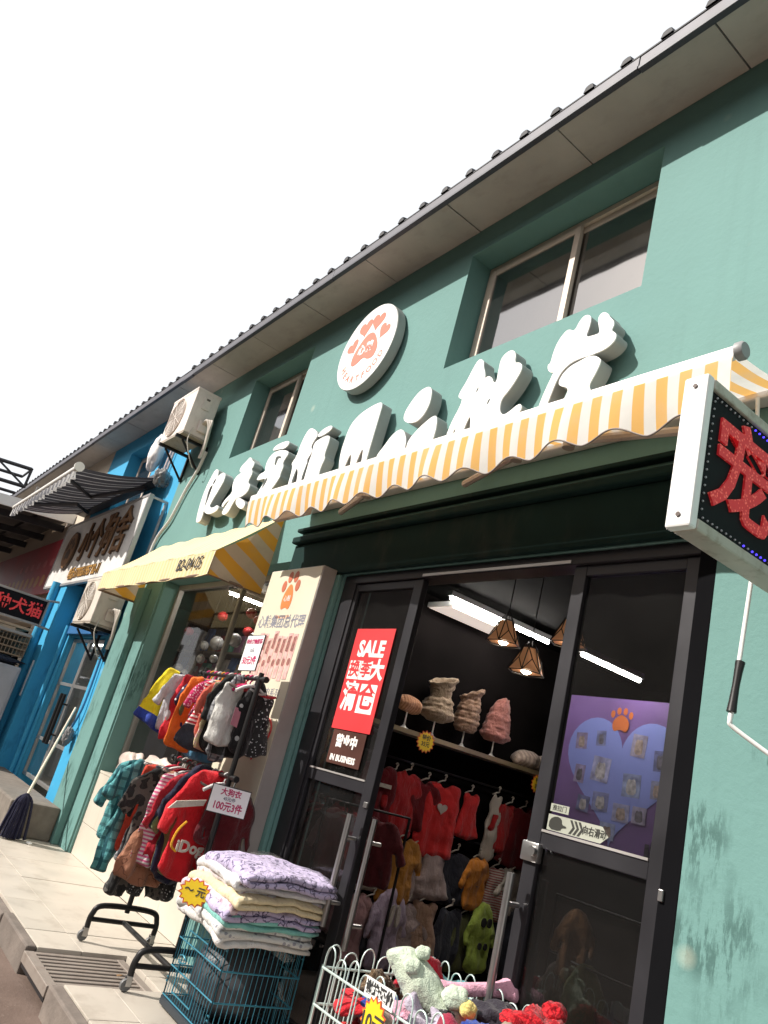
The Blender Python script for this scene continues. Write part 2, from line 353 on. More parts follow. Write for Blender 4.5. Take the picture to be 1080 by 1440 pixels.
def inflate(poly, thick, cell=0.018, seed=0, wr=0.012, rnd=1, fold=0.0, edge=0.05, both=True, jag=0.0):
    """a puffed cloth shape: outline in (u,v) -> mesh in local (x=depth, y=u, z=v)"""
    rg = np.random.default_rng(seed); poly = chaikin(ragged(poly, rg, jag), rnd) if rnd else poly; P = np.array(poly)
    mn, mx = P.min(0)-cell, P.max(0)+cell; nu = int((mx[0]-mn[0])/cell)+2; nv = int((mx[1]-mn[1])/cell)+2
    U = mn[0]+cell*np.arange(nu); Vv = mn[1]+cell*np.arange(nv)
    cu, cv = np.meshgrid(U[:-1]+cell/2, Vv[:-1]+cell/2, indexing='ij')
    ins = np.zeros(cu.shape, bool); Q = np.roll(P, -1, 0)
    for (ax, ay), (bx_, by) in zip(P, Q):
        c = ((ay > cv) != (by > cv)) & (cu < (bx_-ax)*(cv-ay)/((by-ay) if by != ay else 1e-9)+ax); ins ^= c
    cnt = np.zeros((nu, nv), int); cnt[:-1, :-1] += ins; cnt[1:, :-1] += ins; cnt[:-1, 1:] += ins; cnt[1:, 1:] += ins
    idx = np.argwhere(cnt > 0); pos = np.array([U[idx[:, 0]], Vv[idx[:, 1]]]).T
    # distance to the outline, nearest point
    A = P[None]; Bd = (Q-P)[None]; t = ((pos[:, None]-A)*Bd).sum(-1)/np.maximum((Bd**2).sum(-1), 1e-12); t = np.clip(t, 0, 1)
    near = A+t[..., None]*Bd; d2 = ((pos[:, None]-near)**2).sum(-1); k = d2.argmin(1); d = np.sqrt(d2[np.arange(len(k)), k])
    bd = cnt[idx[:, 0], idx[:, 1]] < 4
    pos[bd] = near[np.arange(len(k)), k][bd]; d[bd] = 0
    h = thick*np.sqrt(np.clip(d/edge, 0, 1))*(1-0.25*np.clip(1-d/edge, 0, 1))
    w = np.zeros(len(pos))
    for i in range(7):
        a = rg.uniform(0, 2*np.pi); f = rg.uniform(8, 40); ph_ = f*(pos[:, 0]*np.cos(a)+pos[:, 1]*np.sin(a))+rg.uniform(0, 6)+1.2*np.sin(9*pos[:, 0]+rg.uniform(0, 6))*np.sin(11*pos[:, 1]+rg.uniform(0, 6))
        w += wr*(10/f)**.6*(np.sin(ph_) if i % 2 else .5-1.4*np.abs(np.sin(ph_*.5))**.7)*.75
    if fold: w += fold*np.sin(pos[:, 0]*rg.uniform(35, 60)+2*pos[:, 1]+rg.uniform(0, 6))*np.clip((mx[1]-pos[:, 1])/(mx[1]-mn[1]), 0, 1)
    lut = -np.ones((nu, nv), int); lut[idx[:, 0], idx[:, 1]] = np.arange(len(idx))
    n = len(pos); vf = np.stack([w+h, pos[:, 0], pos[:, 1]], 1); vb = np.stack([w-h*(1 if both else .4), pos[:, 0], pos[:, 1]], 1)
    back = np.where(bd, np.arange(n), n+np.cumsum(~bd)-1); verts = np.concatenate([vf, vb[~bd]])
    fs = []
    for i, j in np.argwhere(ins):
        q = [lut[i, j], lut[i+1, j], lut[i+1, j+1], lut[i, j+1]]; fs.append(q); r = [back[x] for x in q[::-1]]
        if set(r) != set(q): fs.append(r)
    me = bpy.data.meshes.new('cloth'); me.from_pydata(verts.tolist(), [], fs); me.update()
    for p in me.polygons: p.use_smooth = True
    return me
def lump(name, c, r, m, parent=None, seed=0, amp=0.25, freq=5, sub=4, rot=0, floor=None):
    """soft irregular heap or stuffed shape"""
    bm = BM(); bmesh.ops.create_icosphere(bm, subdivisions=sub, radius=1.0); off = Vector((seed*3.1, seed*1.7, seed*.9)); mz = Matrix.Rotation(rot, 3, 'Z')
    for v in bm.verts:
        p = v.co.copy(); n = noise.fractal(p*freq*.4+off, 1.0, 2.0, 4); q = p*(1+amp*n); q = mz @ Vector((q.x*r[0], q.y*r[1], q.z*r[2])); v.co = q+Vector(c)
        if floor is not None and v.co.z < floor: v.co.z = floor
    return obj(name, bm, m, parent, smooth=180)

LETTERS = {
 'one': [[(-7.499,4.001),(-7.378,3.952),(-7.382,3.795),(-7.488,3.793),(-7.486,3.678),(-7.384,3.394),(-7.498,3.369),(-7.547,3.403),(-7.602,3.580),(-7.609,3.766),(-7.554,3.908)],[(-7.220,3.911),(-7.133,3.834),(-7.205,3.701),(-7.314,3.551),(-7.284,3.519),(-7.183,3.499),(-7.103,3.520),(-7.039,3.490),(-7.060,3.450),(-7.216,3.432),(-7.365,3.463),(-7.433,3.523),(-7.414,3.587),(-7.411,3.791),(-7.442,3.831),(-7.355,3.896)],],
 'two': [[(-6.663,3.975),(-6.579,3.905),(-6.522,3.888),(-6.514,3.839),(-6.547,3.814),(-6.479,3.772),(-6.529,3.669),(-6.440,3.637),(-6.448,3.558),(-6.566,3.525),(-6.661,3.529),(-6.706,3.495),(-6.765,3.378),(-6.862,3.378),(-6.916,3.414),(-6.843,3.499),(-6.811,3.542),(-6.909,3.512),(-6.936,3.464),(-6.989,3.504),(-6.917,3.568),(-6.812,3.611),(-6.884,3.703),(-6.873,3.787),(-6.743,3.823),(-6.824,3.838),(-6.816,3.897),(-6.716,3.942)],[(-6.656,3.516),(-6.583,3.520),(-6.452,3.467),(-6.404,3.420),(-6.448,3.379),(-6.562,3.420),(-6.649,3.476)],],
 'three': [[(-5.909,3.981),(-5.874,3.943),(-5.938,3.907),(-6.081,3.930),(-6.201,3.937),(-6.153,3.984),(-6.025,3.991)],[(-5.885,3.879),(-5.817,3.840),(-5.890,3.759),(-5.843,3.711),(-5.862,3.637),(-5.847,3.613),(-5.897,3.547),(-5.970,3.482),(-6.097,3.444),(-6.118,3.360),(-6.270,3.381),(-6.219,3.512),(-6.113,3.641),(-6.234,3.654),(-6.340,3.657),(-6.302,3.722),(-6.196,3.723),(-6.230,3.785),(-6.227,3.856),(-6.155,3.910),(-6.033,3.912)],],
 'four': [[(-5.528,4.024),(-5.397,3.951),(-5.375,3.902),(-5.422,3.850),(-5.425,3.807),(-5.372,3.765),(-5.432,3.691),(-5.406,3.671),(-5.430,3.531),(-5.390,3.405),(-5.474,3.418),(-5.517,3.596),(-5.584,3.658),(-5.555,3.444),(-5.632,3.419),(-5.650,3.671),(-5.703,3.706),(-5.644,3.771),(-5.641,3.885),(-5.594,4.004)],[(-5.172,3.870),(-5.134,3.822),(-5.153,3.677),(-5.116,3.651),(-5.155,3.553),(-5.113,3.429),(-5.235,3.391),(-5.362,3.412),(-5.381,3.656),(-5.369,3.752),(-5.398,3.845),(-5.284,3.869)],[(-5.179,3.963),(-5.148,3.929),(-5.216,3.896),(-5.345,3.885),(-5.376,3.914),(-5.309,3.955)],],
 'pad': [[(-4.502,3.995),(-4.470,3.967),(-4.471,3.883),(-4.478,3.479),(-4.463,3.402),(-4.518,3.402),(-4.556,3.604),(-4.584,3.615),(-4.616,3.474),(-4.612,3.430),(-4.670,3.440),(-4.708,3.591),(-4.739,3.600),(-4.767,3.480),(-4.763,3.435),(-4.817,3.434),(-4.891,3.629),(-4.883,3.777),(-4.862,3.889),(-4.766,3.959),(-4.620,3.990)],],
 'toe1': [[(-3.907,3.952),(-3.872,3.911),(-3.858,3.816),(-3.890,3.735),(-3.951,3.689),(-4.051,3.700),(-4.130,3.745),(-4.136,3.810),(-4.101,3.871),(-4.031,3.945),(-3.957,3.961)],],
 'toe2': [[(-3.761,3.693),(-3.732,3.661),(-3.714,3.581),(-3.721,3.476),(-3.759,3.379),(-3.886,3.394),(-3.981,3.457),(-4.009,3.540),(-3.938,3.613),(-3.836,3.671)],],
 'toe3': [[(-4.118,3.680),(-4.047,3.605),(-4.019,3.542),(-4.015,3.442),(-4.110,3.395),(-4.290,3.418),(-4.362,3.501),(-4.286,3.572),(-4.217,3.655)],],
 'six': [[(-3.437,4.024),(-3.384,3.987),(-3.379,3.948),(-3.336,3.871),(-3.342,3.839),(-3.308,3.854),(-3.266,3.828),(-3.249,3.792),(-3.215,3.774),(-3.220,3.855),(-3.224,3.950),(-3.181,3.983),(-3.132,3.984),(-3.094,3.943),(-3.088,3.874),(-3.040,3.864),(-3.012,3.829),(-3.019,3.782),(-3.077,3.690),(-3.136,3.638),(-3.127,3.557),(-3.088,3.516),(-3.043,3.525),(-2.973,3.564),(-2.944,3.547),(-2.942,3.508),(-3.005,3.468),(-3.088,3.431),(-3.162,3.439),(-3.228,3.519),(-3.292,3.460),(-3.355,3.455),(-3.389,3.616),(-3.426,3.492),(-3.430,3.422),(-3.495,3.437),(-3.505,3.557),(-3.536,3.456),(-3.585,3.457),(-3.577,3.559),(-3.495,3.738),(-3.557,3.764),(-3.559,3.799),(-3.513,3.872),(-3.475,3.968)],],
 'seven': [[(-2.560,4.011),(-2.540,3.986),(-2.542,3.922),(-2.556,3.862),(-2.502,3.856),(-2.456,3.854),(-2.477,3.910),(-2.491,3.960),(-2.478,3.984),(-2.456,3.989),(-2.425,3.966),(-2.406,3.933),(-2.379,3.904),(-2.370,3.876),(-2.385,3.844),(-2.355,3.821),(-2.341,3.797),(-2.351,3.763),(-2.401,3.733),(-2.496,3.728),(-2.583,3.734),(-2.648,3.718),(-2.694,3.675),(-2.719,3.601),(-2.754,3.449),(-2.814,3.458),(-2.786,3.583),(-2.738,3.713),(-2.750,3.698),(-2.789,3.723),(-2.803,3.768),(-2.783,3.769),(-2.777,3.851),(-2.756,3.916),(-2.716,3.962),(-2.688,3.965),(-2.646,3.935),(-2.624,3.992),(-2.595,4.021)],[(-2.468,3.718),(-2.426,3.688),(-2.415,3.666),(-2.429,3.617),(-2.465,3.544),(-2.460,3.519),(-2.437,3.483),(-2.468,3.433),(-2.610,3.424),(-2.640,3.468),(-2.609,3.526),(-2.609,3.556),(-2.637,3.577),(-2.677,3.594),(-2.691,3.624),(-2.671,3.668),(-2.624,3.704),(-2.559,3.715),(-2.515,3.725)],],
}
GAP_SHADES = {'three':[[(-6.067,3.843),(-6.030,3.851),(-5.954,3.832),(-5.948,3.807),(-5.998,3.823),(-6.008,3.791),(-6.011,3.747),(-6.048,3.771),(-6.051,3.800)],[(-6.094,3.646),(-6.095,3.599),(-6.145,3.537),(-6.151,3.579),(-6.135,3.641)]],'four':[[(-5.406,3.675),(-5.393,3.597),(-5.398,3.507),(-5.417,3.514),(-5.417,3.601)],[(-5.561,3.663),(-5.546,3.551),(-5.574,3.468),(-5.588,3.547)]],'six':[[(-3.370,3.794),(-3.374,3.766),(-3.386,3.751),(-3.389,3.781)],[(-3.231,3.674),(-3.241,3.641),(-3.258,3.626),(-3.253,3.665)]]}

# ------------------------------------------------------------------ palette
teal = wall_paint('teal_paint', (0.140, 0.272, 0.252), (0.035, 0.085, 0.075))
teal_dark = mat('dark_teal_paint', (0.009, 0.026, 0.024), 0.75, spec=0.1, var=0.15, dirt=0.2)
blue = wall_paint('blue_paint', (0.05, 0.33, 0.56), (0.02, 0.12, 0.25), 0.5)
cream = wall_paint('cream_paint', (0.52, 0.45, 0.36), (0.3, 0.25, 0.2), 0.6)
soff = mat('soffit_board', (0.43, 0.395, 0.365), 0.7, var=0.1, dirt=0.4, ov=.22, dcol=(0.2, 0.17, 0.14), dscale=(2, 4, 2))
fasc = mat('fascia_metal', (0.085, 0.083, 0.10), 0.55, 0.1, dirt=0.3)
lip = mat('dark_lip', (0.03, 0.03, 0.045), 0.5)
roofm = mat('roof_sheet', (0.012, 0.012, 0.016), 0.7, 0.0, dirt=0.3)
alu = mat('window_aluminium', (0.62, 0.52, 0.43), 0.5, 0.1, dirt=0.3, dcol=(0.15, 0.1, 0.07))
black_alu = mat('black_aluminium', (0.026, 0.025, 0.029), 0.42, 0.3, var=0.2, bs=0.02)
steel = mat('brushed_steel', (0.45, 0.44, 0.43), 0.3, 0.9, var=0.1)
darkm = mat('black_metal', (0.018, 0.017, 0.017), 0.45, 0.4)
white = mat('white_acrylic', (0.82, 0.82, 0.80), 0.35, var=0.02)
white_dirty = mat('white_enamel', (0.74, 0.72, 0.68), 0.4, var=0.05, dirt=0.25, dcol=(0.45, 0.36, 0.28))
retm = mat('letter_return', (0.33, 0.34, 0.33), 0.5, 0.0, dirt=0.2, dcol=(0.3, 0.22, 0.18))
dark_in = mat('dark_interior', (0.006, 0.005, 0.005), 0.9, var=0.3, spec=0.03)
black_board = mat('black_board', (0.012, 0.012, 0.014), 0.5)
conc = mat('concrete', (0.17, 0.145, 0.12), 0.9, var=0.2, vs=8, bs=0.3, bscale=40, dirt=0.5, dcol=(0.08, 0.065, 0.05), dscale=(3, 3, 3))
tilem = mat('pale_tile', (0.53, 0.475, 0.405), 0.42, var=0.08, dirt=0.6, dcol=(0.27, 0.22, 0.17), dscale=(2.2, 2.2, 2.2), ov=.2, bs=.04, bscale=90)
tilew = mat('plinth_tile', (0.56, 0.51, 0.43), 0.4, var=0.05, dirt=0.3, dcol=(0.32, 0.27, 0.2), dscale=(2, 2, 0.8))
grout = mat('grout', (0.17, 0.14, 0.11), 0.9)
kerbm = mat('kerb_stone', (0.20, 0.165, 0.14), 0.85, var=0.3, vs=5, bs=0.4, bscale=30, dirt=0.5, dcol=(0.08, 0.055, 0.045), dscale=(3, 3, 3), ov=.5)
glassm = glass('door_glass', (0.72, 0.72, 0.72), dust=0.015)
glassw = glass('window_glass', (0.35, 0.35, 0.37), ior=3.4, dust=0.05, rough=0.05)
clearg = glass('clear_glass', (0.95, 0.96, 0.96), ior=1.38, dust=0.015)

# ------------------------------------------------------------------ ground
def road():
    m, nt, b = _nodes('shaded_road_dust'); v = coords(nt, 'World'); n = noise_tex(nt, v, 1.3, 8, 0.6); n2 = noise_tex(nt, v, 30, 5, 0.7)
    c = mixc(nt, ramp(nt, n, 0.35, 0.7), (0.11, 0.072, 0.055), (0.19, 0.135, 0.108)); c = mixc(nt, ramp(nt, n2, 0.62, 0.75), c, (0.3, 0.24, 0.2))  # dusty brown, kept darker to put the road's shade into its colour
    nt.links.new(c, b.inputs['Base Color']); b.inputs['Roughness'].default_value = 0.85; bump(nt, b, n2, 0.5, 0.012)
    bm = BM(); bmesh.ops.create_grid(bm, x_segments=24, y_segments=24, size=400)
    for q in bm.verts: q.co.z = -0.15
    struct('road', bm, m, origin=(0, -5, -0.15))
road()
pav = struct('pavement', bx(-34, 8, -0.985, 0.6, -0.3, -0.11), grout, origin=(-4, -0.5, -0.3))
GR = (-5.12, -4.56, -1.06, -0.44)       # drain opening
rnd = random.Random(3)
xj = [-5.5+0.71*k for k in range(-12, 13)]
for a, b in zip(xj, xj[1:]):
    for y0, y1 in ((-0.98, -0.712), (-0.708, 0.045)):
        segs = [(a, b)]
        if b > GR[0] and a < GR[1]: segs = [(a, min(b, GR[0]-.02)), (max(a, GR[1]+.02), b)]; segs = [s for s in segs if s[1]-s[0] > 0.03]
        for s0, s1 in segs:
            bm = bx(s0+.002, s1-.002, y0, y1, -0.10, rnd.uniform(-.002, .002), 0.003); obj('tile', bm, tilem, pav)
        if segs != [(a, b)] and y1 > -0.5:
            s0, s1 = max(a, GR[0]-.02), min(b, GR[1]+.02); obj('tile', bx(s0+.001, s1-.001, GR[3]+.02, y1, -0.06, 0, 0.003), tilem, pav)
kx = [-14.2+0.93*k for k in range(22)]
for a, b in zip(kx, kx[1:]):
    for s0, s1 in ([(a, b)] if b < GR[0] or a > GR[1] else [(a, GR[0]-.02), (GR[1]+.02, b)]):
        if s1-s0 > .05: obj('kerb_stone', bx(s0+.004, s1-.004, -1.055+rnd.uniform(-.008, .008), -0.984, -0.26, rnd.uniform(-.012, .002), 0.012), kerbm, pav)
gt = thing('drain_grate', 'rusty metal drain grate with parallel bars set into the pale tiled pavement', 'drain', (-4.84, -0.75, -0.05))
obj('grate_frame', frame_bars(BM(), 0, 1, 0, 1, 0, 1, 0.1), kerbm, gt, local=True) if False else None
gm = mat('grate_metal', (0.30, 0.255, 0.22), 0.6, 0.3, dirt=0.5, dcol=(0.12, 0.07, 0.05), dscale=(6, 6, 6))
bm = BM(); box(bm, GR[0], GR[1], GR[2], GR[2]+.06, -.075, -.018, .004); box(bm, GR[0], GR[1], GR[3]-.05, GR[3], -.075, -.018, .004); box(bm, GR[0], GR[0]+.04, GR[2]+.06, GR[3]-.05, -.074, -.02, .004); box(bm, GR[1]-.04, GR[1], GR[2]+.06, GR[3]-.05, -.074, -.02, .004)
obj('grate_frame', bm, gm, gt)
obj('drain_pit', bx(GR[0]+.01, GR[1]-.01, GR[2]+.01, GR[3]-.01, -.10, -.08), black_board, gt)
nb = 8
for i in range(nb):
    x = GR[0]+.04+(GR[1]-GR[0]-.08)*(i+.5)/nb; obj('grate_bar', bx(x-.017, x+.017, GR[2]+.055, GR[3]-.045, -.065, -.024, .004), gm, gt)

# ------------------------------------------------------------------ the three shop buildings
pet = thing('pet_shop_building', 'teal two storey shop with yellow striped awning and white signboard letters', 'building', (-4, 1, 0))
blu = thing('blue_shop_building', 'bright blue two storey shop beside the teal pet shop', 'building', (-11, 1, 0))
crm = thing('cream_shop_building', 'cream walled shop at the far end of the row behind a dark canopy', 'building', (-17, 1, 0))
W1 = (-4.0, -2.35, 4.2, 5.2); W2 = (-7.6, -6.3, 4.2, 5.2); DOOR = (-4.55, -1.72, -1, 2.665); DISP = (-8.26, -5.35, -1, 2.835)
obj('wall', holed_wall(BM(), -9.0, 7.0, 0, 5.43, 0.0, 0.26, [W1, W2, DOOR, DISP]), teal, pet)
BD = (-11.2, -9.6, -1, 2.17); BW = (-11.9, -10.4, 4.15, 5.15)
obj('wall', holed_wall(BM(), -13.0, -9.002, 0, 5.43, 0.003, 0.26, [BD, BW]), blue, blu)
obj('wall', holed_wall(BM(), -34.0, -13.002, 0, 5.43, 0.0, 0.26, [(-15.6, -14.0, 4.2, 5.1), (-18.0, -14.0, -1, 2.4)]), cream, crm)

# upper windows: recessed sliding sashes, curtain behind
curt = cloth('grey_curtain', (0.10, 0.095, 0.10), None)
def upper_window(par, h, split=0.5, alu=alu):
    x0, x1, z0, z1 = h; y = 0.19
    fr = obj('window', frame_bars(BM(), x0+.005, x1-.005, z0+.004, z1-.004, y, y+.06, .045), alu, par)
    xm = x0+(x1-x0)*split
    s1 = obj('sash', frame_bars(BM(), x0+.045, xm+.03, z0+.05, z1-.05, y-.012, y+.016, .05), alu, fr)
    s2 = obj('sash', frame_bars(BM(), xm-.03, x1-.045, z0+.05, z1-.05, y+.022, y+.045, .05), alu, fr)
    obj('pane', bx(x0+.09, xm-.02, z0*0+y, y+.004, z0+.1, z1-.1), glassw, fr); obj('pane', bx(xm+.02, x1-.09, y+.03, y+.034, z0+.1, z1-.1), glassw, fr)
    bm = BM(); n = 60; vs = []
    for i in range(n+1):
        x = x0+(x1-x0)*i/n; d = .03*math.sin(i*.9)+.012*math.sin(i*2.1+1); vs.append((bm.verts.new((x, .42+d, z0-.1)), bm.verts.new((x, .42+d*.6, z1+.1))))
    for a, b in zip(vs, vs[1:]): bm.faces.new((a[0], b[0], b[1], a[1]))
    obj('curtain', bm, curt, fr, smooth=180)
    obj('room_box', bx(x0-.3, x1+.3, .9, .95, z0-.4, z1+.2), dark_in, fr)
upper_window(pet, W1, 0.53); upper_window(pet, W2, 0.55); upper_window(blu, BW)
upper_window(crm, (-15.6, -14.0, 4.2, 5.1))

# eaves: soffit boards, fascia lengths, ribbed roof sheet
def eaves(par, x0, x1, rs):
    j = [x for x in [-1.855-1.06*k for k in range(-8, 32)] if x0 < x < x1]; j = [x1]+j+[x0]
    for b, a in zip(j, j[1:]): obj('soffit_panel', bx(a+.005, b-.005, -.372, -.004, 5.414+rs.uniform(-.002, .002), 5.428), soff, par)
    k = [x for x in [-2.28-3.2*i for i in range(-3, 12)] if x0 < x < x1]; k = [x1]+k+[x0]
    for b, a in zip(k, k[1:]):
        z = rs.uniform(-.006, .006); f = obj('fascia_board', bx(a+.003, b-.003, -.405, -.378, 5.402+z, 5.475+z, .003), fasc, par)
        obj('fascia_lip', bx(a+.003, b-.003, -.411, -.372, 5.376+z, 5.400+z, .003), lip, f)
    n = 40; bm = BM()
    v = [bm.verts.new(p) for p in ((x0, -.408, 5.478), (x1, -.408, 5.478), (x1, 4.6, 7.1), (x0, 4.6, 7.1), (x0, -.408, 5.490), (x1, -.408, 5.490), (x1, 4.6, 7.112), (x0, 4.6, 7.112))]
    for q in ((3, 2, 1, 0), (4, 5, 6, 7), (0, 1, 5, 4), (1, 2, 6, 5), (2, 3, 7, 6), (3, 0, 4, 7)): bm.faces.new([v[i] for i in q])
    rf = obj('roof', bm, roofm, par); first = None; sl = 1.622/5.008
    for i in range(-40, 130):
        x = -1.842-.2655*i
        if not x0+.03 < x < x1-.03: continue
        if first is None:
            bm = BM(); sec = [(-.038, 0), (-.026, .036), (-.010, .043), (.010, .043), (.026, .036), (.038, 0)]
            A = [bm.verts.new((x+a, -.418, 5.488+b)) for a, b in sec]; B = [bm.verts.new((x+a, 4.58, 5.488+4.99*sl+b)) for a, b in sec]
            bm.faces.new(A[::-1]); bm.faces.new(B)
            for q in range(5): bm.faces.new((A[q], A[q+1], B[q+1], B[q]))
            first = obj('roof_rib', bm, roofm, rf); fx = x
        else: share(first, 'roof_rib', rf, (x-fx, 0, rs.uniform(-.003, .003)))
rs = random.Random(5)
eaves(pet, -9.0, 7.0, rs); eaves(blu, -13.0, -9.0, rs); eaves(crm, -34.0, -13.0, rs)

# dark painted lintel with two mouldings over the door, pillars, plinth
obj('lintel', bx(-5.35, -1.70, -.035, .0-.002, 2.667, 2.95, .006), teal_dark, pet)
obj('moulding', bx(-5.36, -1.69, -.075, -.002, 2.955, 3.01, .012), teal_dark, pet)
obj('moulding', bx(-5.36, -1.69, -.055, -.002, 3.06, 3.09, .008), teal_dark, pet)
obj('pillar', bx(-8.995, -8.56, -.075, -.002, 0, 2.74, .006), teal, pet)
obj('pillar', bx(-8.558, -8.238, .02, .258, 0, 2.83, .004), teal, pet)
obj('pillar', bx(-4.80, -4.56, -.03, .0-.002, 0, 2.66, .005), teal, pet)
pl = obj('plinth', bx(-8.24, -5.36, .06, .26, 0, .775), grout, pet)
for z0, z1 in ((.0, .30), (.302, .776)):
    xs = [-8.24+.77*k for k in range(4)]+[-5.355] if z0 == 0 else [-8.24, -7.85, -7.08, -6.31, -5.54, -5.355]
    for a, b in zip(xs, xs[1:]): obj('tile', bx(a+.001, b-.001, .045, .0595, z0+.001, z1-.001, .002), tilew, pl)
obj('tile', bx(-8.24, -5.355, .043, .30, .778, .80, .003), tilew, pl)

# display window of the pet shop
dw = obj('display_window', frame_bars(BM(), -8.235, -5.4, .802, 2.83, .18, .235, .055), mat('window_frame_grey', (0.33, 0.31, 0.28), 0.5, 0.3, dirt=0.3), pet)
obj('pane', bx(-8.18, -6.62, .205, .211, .857, 2.775), clearg, dw); obj('pane', bx(-6.58, -5.455, .205, .211, .857, 2.775), clearg, dw)
obj('mullion', bx(-6.62, -6.58, .185, .23, .857, 2.775, .003), MATS['window_frame_grey'], dw)

# shop interior shell
def room(par, x0, x1, y0, y1, z1, m, fl, cm=None):
    obj('floor', bx(x0, x1, y0, y1, -.02, .004), fl, par); obj('ceiling', bx(x0, x1, y0, y1, z1, z1+.05), cm or m, par)
    obj('inner_wall', bx(x0-.06, x0, y0, y1, 0, z1), m, par); obj('inner_wall', bx(x1, x1+.06, y0, y1, 0, z1), m, par); obj('inner_wall', bx(x0, x1, y1, y1+.06, 0, z1), m, par)
flm = mat('shop_floor', (0.16, 0.13, 0.11), 0.35, var=0.15)
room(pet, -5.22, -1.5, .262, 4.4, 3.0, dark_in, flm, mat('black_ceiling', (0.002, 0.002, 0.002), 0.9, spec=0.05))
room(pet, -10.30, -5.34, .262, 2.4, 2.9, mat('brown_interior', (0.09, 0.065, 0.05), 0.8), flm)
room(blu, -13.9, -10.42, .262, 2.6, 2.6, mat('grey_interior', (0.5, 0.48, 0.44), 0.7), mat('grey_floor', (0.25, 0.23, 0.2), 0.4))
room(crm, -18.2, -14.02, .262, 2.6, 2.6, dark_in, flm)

# ------------------------------------------------------------------ shop entrance: black aluminium frame, two glazed leaves with a gap between
fr = thing('shop_entrance', 'black aluminium shop entrance with two glazed door leaves standing apart', 'doorway', (-3.1, .1, 0))
bm = BM(); box(bm, -4.548, -4.40, .02, .15, 0, 2.66, .004); box(bm, -4.40, -1.80, .015, .15, 2.60, 2.66, .004)
obj('door_frame', bm, black_alu, fr); obj('door_jamb', bx(-1.80, -1.722, .0, .15, 0, 2.66, .004), mat('matte_black', (0.006, 0.006, 0.007), 0.9, spec=0.03), fr); obj('head_strip', bx(-3.66, -2.5, .008, .016, 2.606, 2.622), steel, fr)
def leaf(x0, x1, sw0, sw1, y, hx):
    d = obj('door', None or bx(x0, x0+sw0, y, y+.045, .01, 2.598, .004), black_alu, fr)
    bm = BM(); box(bm, x1-sw1, x1, y, y+.045, .01, 2.598, .004); box(bm, x0+sw0, x1-sw1, y+.002, y+.043, 1.305, 1.37, .003); box(bm, x0+sw0, x1-sw1, y+.002, y+.043, 2.545, 2.597, .003); box(bm, x0+sw0, x1-sw1, y+.002, y+.043, .01, .11, .003)
    obj('door_rails', bm, black_alu, d); obj('bright_bead', bx(x0+sw0+.002, x1-sw1-.002, y-.004, y+.006, 1.371, 1.381), mat('bead_aluminium', (0.6, 0.57, 0.54), 0.35, 0.6), d)
    obj('pane', bx(x0+sw0, x1-sw1, y+.02, y+.026, 1.372, 2.545), glassm, d); obj('pane', bx(x0+sw0, x1-sw1, y+.02, y+.026, .112, 1.304), glassm, d)
    return d
dl = leaf(-4.395, -3.665, .03, .085, .03, 0)
dr = leaf(-2.49, -1.805, .075, .075, .035, 0)
def pull(par, x, y0, z0, z1, r=.017, m=steel):
    bm = BM(); tube(bm, [(x, y0, z0), (x, y0, z1)], r, 12)
    for z in (z0+.12, z1-.12): tube(bm, [(x, y0, z), (x+.0, y0+.075, z)], .011, 8)
    obj('handle', bm, m, par, smooth=40)
pull(dl, -3.70, -.05, .62, 1.19); pull(dl, -3.56, .02, .55, 1.2, .015, steel); pull(dr, -2.46, -.055, .58, 1.18)
bm = BM(); box(bm, -2.495, -2.40, .015, .05, 1.24, 1.32, .006); lathe(bm, [(.02, 0), (.02, .02)], (-2.42, -.004, 1.285), 12, 'y'); obj('lock', bm, steel, dr, smooth=40)
bm = BM(); box(bm, -3.70, -3.668, .018, .05, 1.24, 1.27, .003); obj('lock', bm, steel, dl)
bm = BM(); box(bm, -1.795, -1.775, -.012, .0, 1.25, 1.29, .003); obj('bolt', bm, steel, dr)

# ------------------------------------------------------------------ neighbours' ground floor
obj('column', bx(-12.2, -11.56, -.225, .003-.002, 0, 2.9, .01), blue, blu)
bm = BM(); tube(bm, [(-12.0, -.27, 0), (-12.0, -.27, 2.9)], .07, 14); obj('downpipe', bm, blue, blu, smooth=60)
obj('notice_plate', bx(-11.78, -11.70, -.232, -.226, 1.25, 1.75), white, blu)
obj('jamb', bx(-11.56, -11.2, -.03, .0, 0, 2.3, .006), blue, blu); bm = BM(); tube(bm, [(-11.3, -.06, 0), (-11.3, -.06, 2.3)], .035, 10); obj('pipe', bm, blue, blu, smooth=60)
obj('transom', bx(-11.25, -9.55, -.06, .0, 2.19, 2.42, .006), mat('dark_blue_paint', (0.02, 0.12, 0.3), 0.5), blu)
gd = thing('glass_door', 'steel framed glass double door of the blue shop with two black pull bars', 'door', (-10.4, .05, .15))
stl2 = mat('door_steel', (0.42, 0.41, 0.39), 0.35, 0.7)
for a, b in ((-11.19, -10.41), (-10.395, -9.61)):
    l = obj('door', frame_bars(BM(), a, b, .34, 2.15, .05, .09, .045), stl2, gd); obj('pane', bx(a+.045, b-.045, .066, .072, .385, 2.105), clearg, l)
    obj('rail', bx(a+.045, b-.045, .052, .088, 1.52, 1.56, .003), stl2, l); obj('rail', bx(a+.045, b-.045, .052, .088, .80, .84, .003), stl2, l)
for x in (-10.47, -10.33): pull(gd, x, -.02, .80, 1.42, .022, darkm)
obj('added_glow_box', bx(-12.2, -10.6, .5, .6, 2.2, 2.3), emis('added_glow_white', (1, .97, .9), 5), gd)  # glowing box added to brighten the blue shop interior
# concrete step
obj('step', bx(-13.0, -8.62, -.58, -.078, 0, .33, .02), conc, blu)

